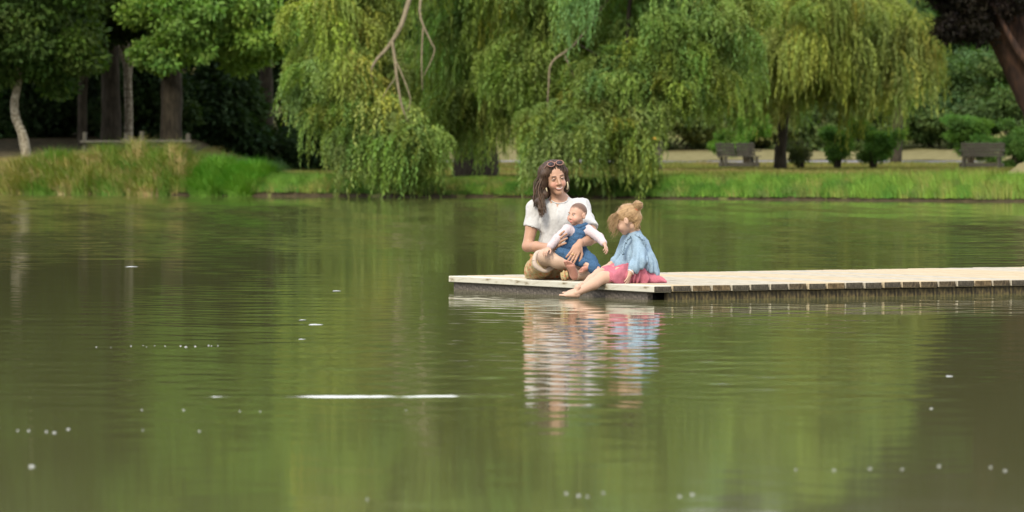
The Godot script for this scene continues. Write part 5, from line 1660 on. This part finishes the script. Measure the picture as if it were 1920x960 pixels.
	g = Field.new(Vector3(-0.22, -0.16, -0.16), Vector3(0.26, 0.38, 0.3), 0.006)
	g.cone(chest, belly, 0.073, 0.08, 0.03)
	g.ball(chest + Vector3(0, 0.012, 0), Vector3(0.076, 0.06, 0.062), Basis.IDENTITY, 0.02)
	g.chain([hl, kl, kl.lerp(al, 0.75)], [0.062, 0.05, 0.04], 0.02)
	g.chain([hr, kr, kr.lerp(ar, 0.8)], [0.062, 0.052, 0.047], 0.02)
	g.ripple(folds(0.007, Vector3(10, 12, 10)))
	suit.add(g, plain(Color(1, 1, 1)))
	var so := done("dungarees", suit, M.denim, who)
	var collar := Shape.new()
	for q in [[0.052, 0.0, 0.017], [0.056, -0.022, 0.018]]:
		var pts := []
		var rad := []
		for k in 25:
			var a := TAU * k / 24.0
			pts.append(skull * Vector3(0, -0.125, -0.012) + Vector3(cos(a) * q[0] * 1.05, q[1] + 0.018 * cos(a - 0.2), sin(a) * q[0] * 0.85) + jitter(0.001))
			rad.append(q[2] * (1.0 + 0.18 * sin(a * 5.0 + q[1] * 90.0)))
		pts[24] = pts[0]
		rad[24] = rad[0]
		collar.add_tube(pts, rad, 9, Color(1, 1, 1))
	done("collar", collar, M.denim, so)

func make_girl() -> void:
	var who := thing("person", "small fair-haired girl in blue blouse and pink skirt dangling her feet in the water", "person", Vector3(0.87, 0.10, -31.0))
	var tone := Color(0.383, 0.238, 0.166)
	var skull := look_frame(Vector3(-0.053, 0.439, -0.020), -1.95, 0.34, 0.0, 0.88)
	var pelvis := Vector3(0.019, 0.067, -0.050)
	var chest := Vector3(0.007, 0.248, -0.050)
	var nape := Vector3(-0.011, 0.345, -0.060)
	var sn := Vector3(0.013, 0.294, 0.030)
	var sf := Vector3(-0.058, 0.295, -0.130)
	var en := Vector3(0.026, 0.157, 0.100)
	var ef := Vector3(-0.118, 0.155, -0.140)
	var wn := Vector3(-0.043, 0.076, 0.140)
	var wf := Vector3(-0.179, 0.126, -0.100)
	var hn := Vector3(-0.002, 0.069, 0.020)
	var hf := Vector3(-0.021, 0.073, -0.120)
	var kn := Vector3(-0.240, 0.039, 0.140)
	var kf := Vector3(-0.256, 0.058, 0.020)
	var an := Vector3(-0.425, -0.063, 0.270)
	var af := Vector3(-0.401, -0.050, 0.160)
	var body := Shape.new()
	var g := Field.new(Vector3(-0.52, -0.12, -0.2), Vector3(0.16, 0.42, 0.34), 0.0075)
	g.cone(skull * Vector3(0, -0.05, -0.015), nape, 0.037, 0.037, 0.02)
	g.cone(nape, chest, 0.045, 0.07, 0.03)
	g.cone(chest, pelvis, 0.075, 0.08, 0.03)
	g.chain([sn, en, wn], [0.033, 0.028, 0.02], 0.015)
	g.chain([sf, ef, wf], [0.033, 0.028, 0.02], 0.015)
	g.cone(nape, sn, 0.03, 0.033, 0.02)
	g.cone(nape, sf, 0.03, 0.033, 0.02)
	g.chain([hn, hn.lerp(kn, 0.5), kn], [0.062, 0.057, 0.044], 0.02)
	g.chain([kn, kn.lerp(an, 0.35) + Vector3(0.006, -0.004, 0), an], [0.043, 0.041, 0.024], 0.015)
	g.chain([hf, hf.lerp(kf, 0.5), kf], [0.062, 0.057, 0.044], 0.02)
	g.chain([kf, kf.lerp(af, 0.35), af], [0.043, 0.041, 0.024], 0.015)
	body.add(g, plain(tone))
	body.add(head_field(skull, 0.88, 0.6, 0.0036), painted(tone, [
		[Vector3(0.034, -0.034, 0.08), Vector3(0.026, 0.024, 0.03), Color(0.425, 0.212, 0.153)], [Vector3(-0.034, -0.034, 0.08), Vector3(0.026, 0.024, 0.03), Color(0.425, 0.212, 0.153)],
		[Vector3(0, -0.06, 0.095), Vector3(0.019, 0.009, 0.02), Color(0.425, 0.145, 0.128)]], skull))
	body.add(hand_field(frame(wn, Vector3(-0.065, 0.010, 0.160) - wn, Vector3(-0.75, 0.1, -0.5)), 0.56, [0.15, 0.1, 0.12, 0.15], 0.3, 0.0028), plain(tone))
	body.add(hand_field(frame(wf, Vector3(-0.263, 0.102, -0.020) - wf, Vector3(0.0, -1.0, 0.1)), 0.56, [0.15, 0.12, 0.2, 0.25], 0.25, 0.0028), plain(tone))
	body.add(foot_field(frame(an + Vector3(0.022, -0.03, -0.008), Vector3(-1.0, 0.05, 0.12), Vector3(0.1, 1.0, 0.0)), 0.66, 0.0034), plain(tone))
	body.add(foot_field(frame(af + Vector3(0.022, -0.03, -0.008), Vector3(-1.0, 0.05, 0.12), Vector3(0.1, 1.0, 0.0)), 0.66, 0.0034), plain(tone))
	done("body", body, M.skin, who)
	# skirt, spread on the planks
	var skirt := Shape.new()
	g = Field.new(Vector3(-0.24, -0.02, -0.2), Vector3(0.26, 0.14, 0.26), 0.007)
	g.cone(hn + Vector3(0, 0.0, 0.02), hn.lerp(kn, 0.72) + Vector3(0, -0.004, 0.01), 0.075, 0.062, 0.03)
	g.cone(hf, hf.lerp(kf, 0.72), 0.07, 0.06, 0.03)
	g.ball(pelvis + Vector3(-0.01, -0.035, 0.02), Vector3(0.12, 0.055, 0.12), Basis.IDENTITY, 0.04)
	g.cone(pelvis + Vector3(0.04, -0.04, 0.08), Vector3(0.169, 0.018, 0.040), 0.045, 0.016, 0.04)
	g.cone(pelvis + Vector3(0.06, -0.045, 0.0), Vector3(0.199, 0.013, 0.060), 0.04, 0.011, 0.03)
	g.cut(Vector3(0, 0.003, 0), Vector3(0, -1, 0))
	g.ripple(func(p: Vector3) -> float: return 0.010 * sin(atan2(p.z - 0.05, p.x + 0.03) * 13.0 + 3.0 * noise.get_noise_3dv(p * 6.0)) + 0.005 * noise.get_noise_3dv(p * 14.0))
	skirt.add(g, plain(Color(1, 1, 1)))
	done("skirt", skirt, M.pink, who)
	# blouse: yoke, gathered body flaring to the hem, puffed sleeves
	var blouse := Shape.new()
	g = Field.new(Vector3(-0.2, 0.0, -0.22), Vector3(0.2, 0.37, 0.28), 0.007)
	g.cone(nape + Vector3(0, -0.012, 0), chest, 0.046, 0.085, 0.03)
	g.cone(chest, Vector3(0.030, 0.128, -0.040), 0.088, 0.115, 0.04)
	g.cone(Vector3(0.051, 0.151, 0.000), Vector3(0.111, 0.069, 0.000), 0.08, 0.05, 0.04)
	g.cone(Vector3(-0.046, 0.169, -0.020), Vector3(-0.098, 0.128, -0.020), 0.07, 0.045, 0.04)
	g.cone(nape, sn, 0.04, 0.046, 0.03)
	g.cone(nape, sf, 0.04, 0.046, 0.03)
	g.chain([sn, sn.lerp(en, 0.55), en, en.lerp(wn, 0.5), en.lerp(wn, 0.75)], [0.045, 0.048, 0.05, 0.046, 0.03], 0.007)
	g.chain([sf, ef, ef.lerp(wf, 0.3)], [0.044, 0.044, 0.036], 0.02)
	g.cut(Vector3(0.029, 0.079, -0.030), Vector3(-0.12, -1, 0.05), 0.13)
	g.ripple(func(p: Vector3) -> float:
		var t := 1.0 - smoothstep(0.14, 0.26, p.y)
		return 0.008 * t * sin(atan2(p.z - 0.0, p.x - 0.03) * 17.0 + 2.0 * noise.get_noise_3dv(p * 5.0)) + 0.005 * noise.get_noise_3dv(p * Vector3(13, 9, 13)))
	blouse.add(g, plain(Color(1, 1, 1)))
	var bo := done("blouse", blouse, M.chambray, who)
	# frills over the shoulders
	var lines := [
		[Vector3(-0.041, 0.321, 0.070), Vector3(-0.070, 0.295, 0.060), Vector3(-0.089, 0.246, 0.070), Vector3(-0.093, 0.205, 0.080)],
		[Vector3(-0.003, 0.339, 0.050), Vector3(0.037, 0.317, 0.080), Vector3(0.060, 0.273, 0.080), Vector3(0.053, 0.220, 0.070)],
		[Vector3(0.031, 0.333, -0.100), Vector3(0.072, 0.307, -0.080), Vector3(0.090, 0.263, -0.050), Vector3(0.093, 0.233, -0.030)]]
	for l in lines:
		var sp := smooth_path(l, [1.0, 1.0, 1.0, 1.0], 14)
		var fr := Shape.new()
		var pts := []
		var rad := []
		for i in sp[0].size():
			pts.append(sp[0][i] + Vector3(0.008 * sin(i * 2.4), 0.004 * cos(i * 2.9), 0.007 * sin(i * 2.4 + 0.8)))
			rad.append(0.0062 + 0.0016 * sin(i * 1.7))
		fr.add_tube(pts, rad, 7, Color(1, 1, 1))
		done("frill", fr, M.chambray, bo)
	# hair: cap drawn back into a bun, loose curls at the face
	var fair := Color(0.170, 0.098, 0.047)
	var pale := Color(0.340, 0.221, 0.111)
	var hp := func(x: float, y: float, z: float) -> Vector3: return skull * Vector3(x, y, z)
	var hb := skull.basis.orthonormalized()
	var hair := Shape.new()
	g = Field.new(skull.origin - Vector3.ONE * 0.17, skull.origin + Vector3.ONE * 0.17, 0.005)
	g.ball(hp.call(0, 0.042, -0.016), Vector3(0.084, 0.09, 0.1) * 0.88, hb, 0.02)
	g.cone(hp.call(0, -0.01, -0.07), hp.call(0, -0.055, -0.05), 0.04, 0.026, 0.02)
	g.ball(hp.call(0.0, 0.085, -0.115), Vector3(0.036, 0.034, 0.036), hb, 0.012)
	g.ball(hp.call(0, -0.035, 0.075), Vector3(0.07, 0.085, 0.07) * 0.88, hb, 0.01, true)
	for e in [-1, 1]: g.ball(hp.call(e * 0.085, -0.022, 0.002), Vector3(0.02, 0.024, 0.017) * 0.88, hb, 0.008, true)
	var bun: Vector3 = hp.call(0.0, 0.085, -0.115)
	g.ripple(func(p: Vector3) -> float:
		var q: Vector3 = skull.affine_inverse() * p - Vector3(0, 0.075, -0.1)
		var a := atan2(q.x, q.y)
		return 0.0011 * sin(a * 41.0 + 9.0 * noise.get_noise_3dv(p * 7.0)) + 0.005 * noise.get_noise_3dv(p * 16.0))
	hair.add(g, func(p: Vector3) -> Color:
		var q: Vector3 = skull.affine_inverse() * p - Vector3(0, 0.075, -0.1)
		return fair.lerp(pale, clampf(0.45 + 0.8 * noise.get_noise_2d(atan2(q.x, q.y) * 9.0, q.length() * 5.0), 0, 1)))
	for k in 110:
		var s := 1.0 if k % 4 else -1.0
		var p: Vector3 = hp.call(s * rng.randf_range(0.02, 0.082), rng.randf_range(0.0, 0.09), rng.randf_range(0.03, 0.085))
		var drop := rng.randf_range(0.03, 0.115)
		var pts := []
		var rad := []
		var ph := rng.randf() * TAU
		var out: Vector3 = hb * Vector3(s * 0.35, 0.0, 0.9).normalized()
		for i in 14:
			var t := i / 13.0
			pts.append(p + out * (0.035 * sin(t * 1.8)) + Vector3(0, -drop * t + 0.02 * sin(t * PI), 0) + Vector3(cos(ph + t * 9.0), 0.3 * sin(ph * 2.0 + t * 7.0), sin(ph + t * 9.0)) * 0.012 * t)
			rad.append(0.0022 * (1.0 - 0.7 * t))
		hair.add_tube(pts, rad, 4, fair.lerp(pale, rng.randf_range(0.3, 1.0)))
	for k in 26:
		var d := on_ball()
		var pts := []
		var rad := []
		for i in 10:
			var t := i / 9.0
			var a := t * 4.5 + k
			pts.append(bun + (d * cos(a) + d.cross(Vector3(0.3, 0.9, 0.2)).normalized() * sin(a)) * (0.034 + 0.006 * t))
			rad.append(0.0028 * (1.0 - 0.5 * t))
		hair.add_tube(pts, rad, 4, fair.lerp(pale, rng.randf()))
	for k in 22:
		var a: Vector3 = hp.call(rng.randf_range(-0.05, 0.06), -0.045, -0.06)
		var sp := smooth_path([a, a + Vector3(rng.randf_range(-0.01, 0.015), -0.025, rng.randf_range(-0.01, 0.01)), a + Vector3(rng.randf_range(-0.02, 0.03), -0.05, rng.randf_range(-0.02, 0.02))], [0.002, 0.0018, 0.0006], 4)
		hair.add_tube(sp[0], sp[1], 4, fair.lerp(pale, rng.randf()))
	for k in 170:
		var d := on_ball()
		if d.z > 0.5 and d.y < 0.3: continue
		var a: Vector3 = hp.call(d.x * 0.076, 0.042 + d.y * 0.082, -0.016 + d.z * 0.09)
		var away := hb * d
		var sp := smooth_path([a, a + away * rng.randf_range(0.006, 0.016) + jitter(0.012), a + away * rng.randf_range(0.004, 0.022) + jitter(0.03) + Vector3(0, -0.015, 0)], [0.0012, 0.001, 0.0005], 4)
		hair.add_tube(sp[0], sp[1], 3, fair.lerp(pale, rng.randf_range(0.3, 1.0)))
	var ho := done("hair", hair, M.hair, who)
	var band := Shape.new()
	var bp := []
	var br := []
	var c0: Vector3 = hp.call(0.0, 0.068, -0.092)
	var ax := (bun - c0).normalized()
	var b1 := ax.cross(Vector3.UP).normalized()
	var b2 := ax.cross(b1)
	for k in 17:
		var a := TAU * k / 16.0
		bp.append(c0 + (b1 * cos(a) + b2 * sin(a)) * 0.03)
		br.append(0.006 + 0.0015 * sin(a * 4.0))
	band.add_tube(bp, br, 6, Color(0.340, 0.111, 0.060))
	done("hair_band", band, M.cloth, ho)
	# pale bracelet
	var brace := Shape.new()
	bp = []
	br = []
	var dir := (en - wn).normalized()
	var d1 := dir.cross(Vector3(0, 0, 1)).normalized()
	var d2 := dir.cross(d1)
	for k in 15:
		var a := TAU * k / 14.0
		bp.append(wn + dir * 0.006 + (d1 * cos(a) + d2 * sin(a)) * 0.023)
		br.append(0.0045)
	brace.add_tube(bp, br, 6, Color(0.578, 0.493, 0.476))
	done("bracelet", brace, M.cloth, who)
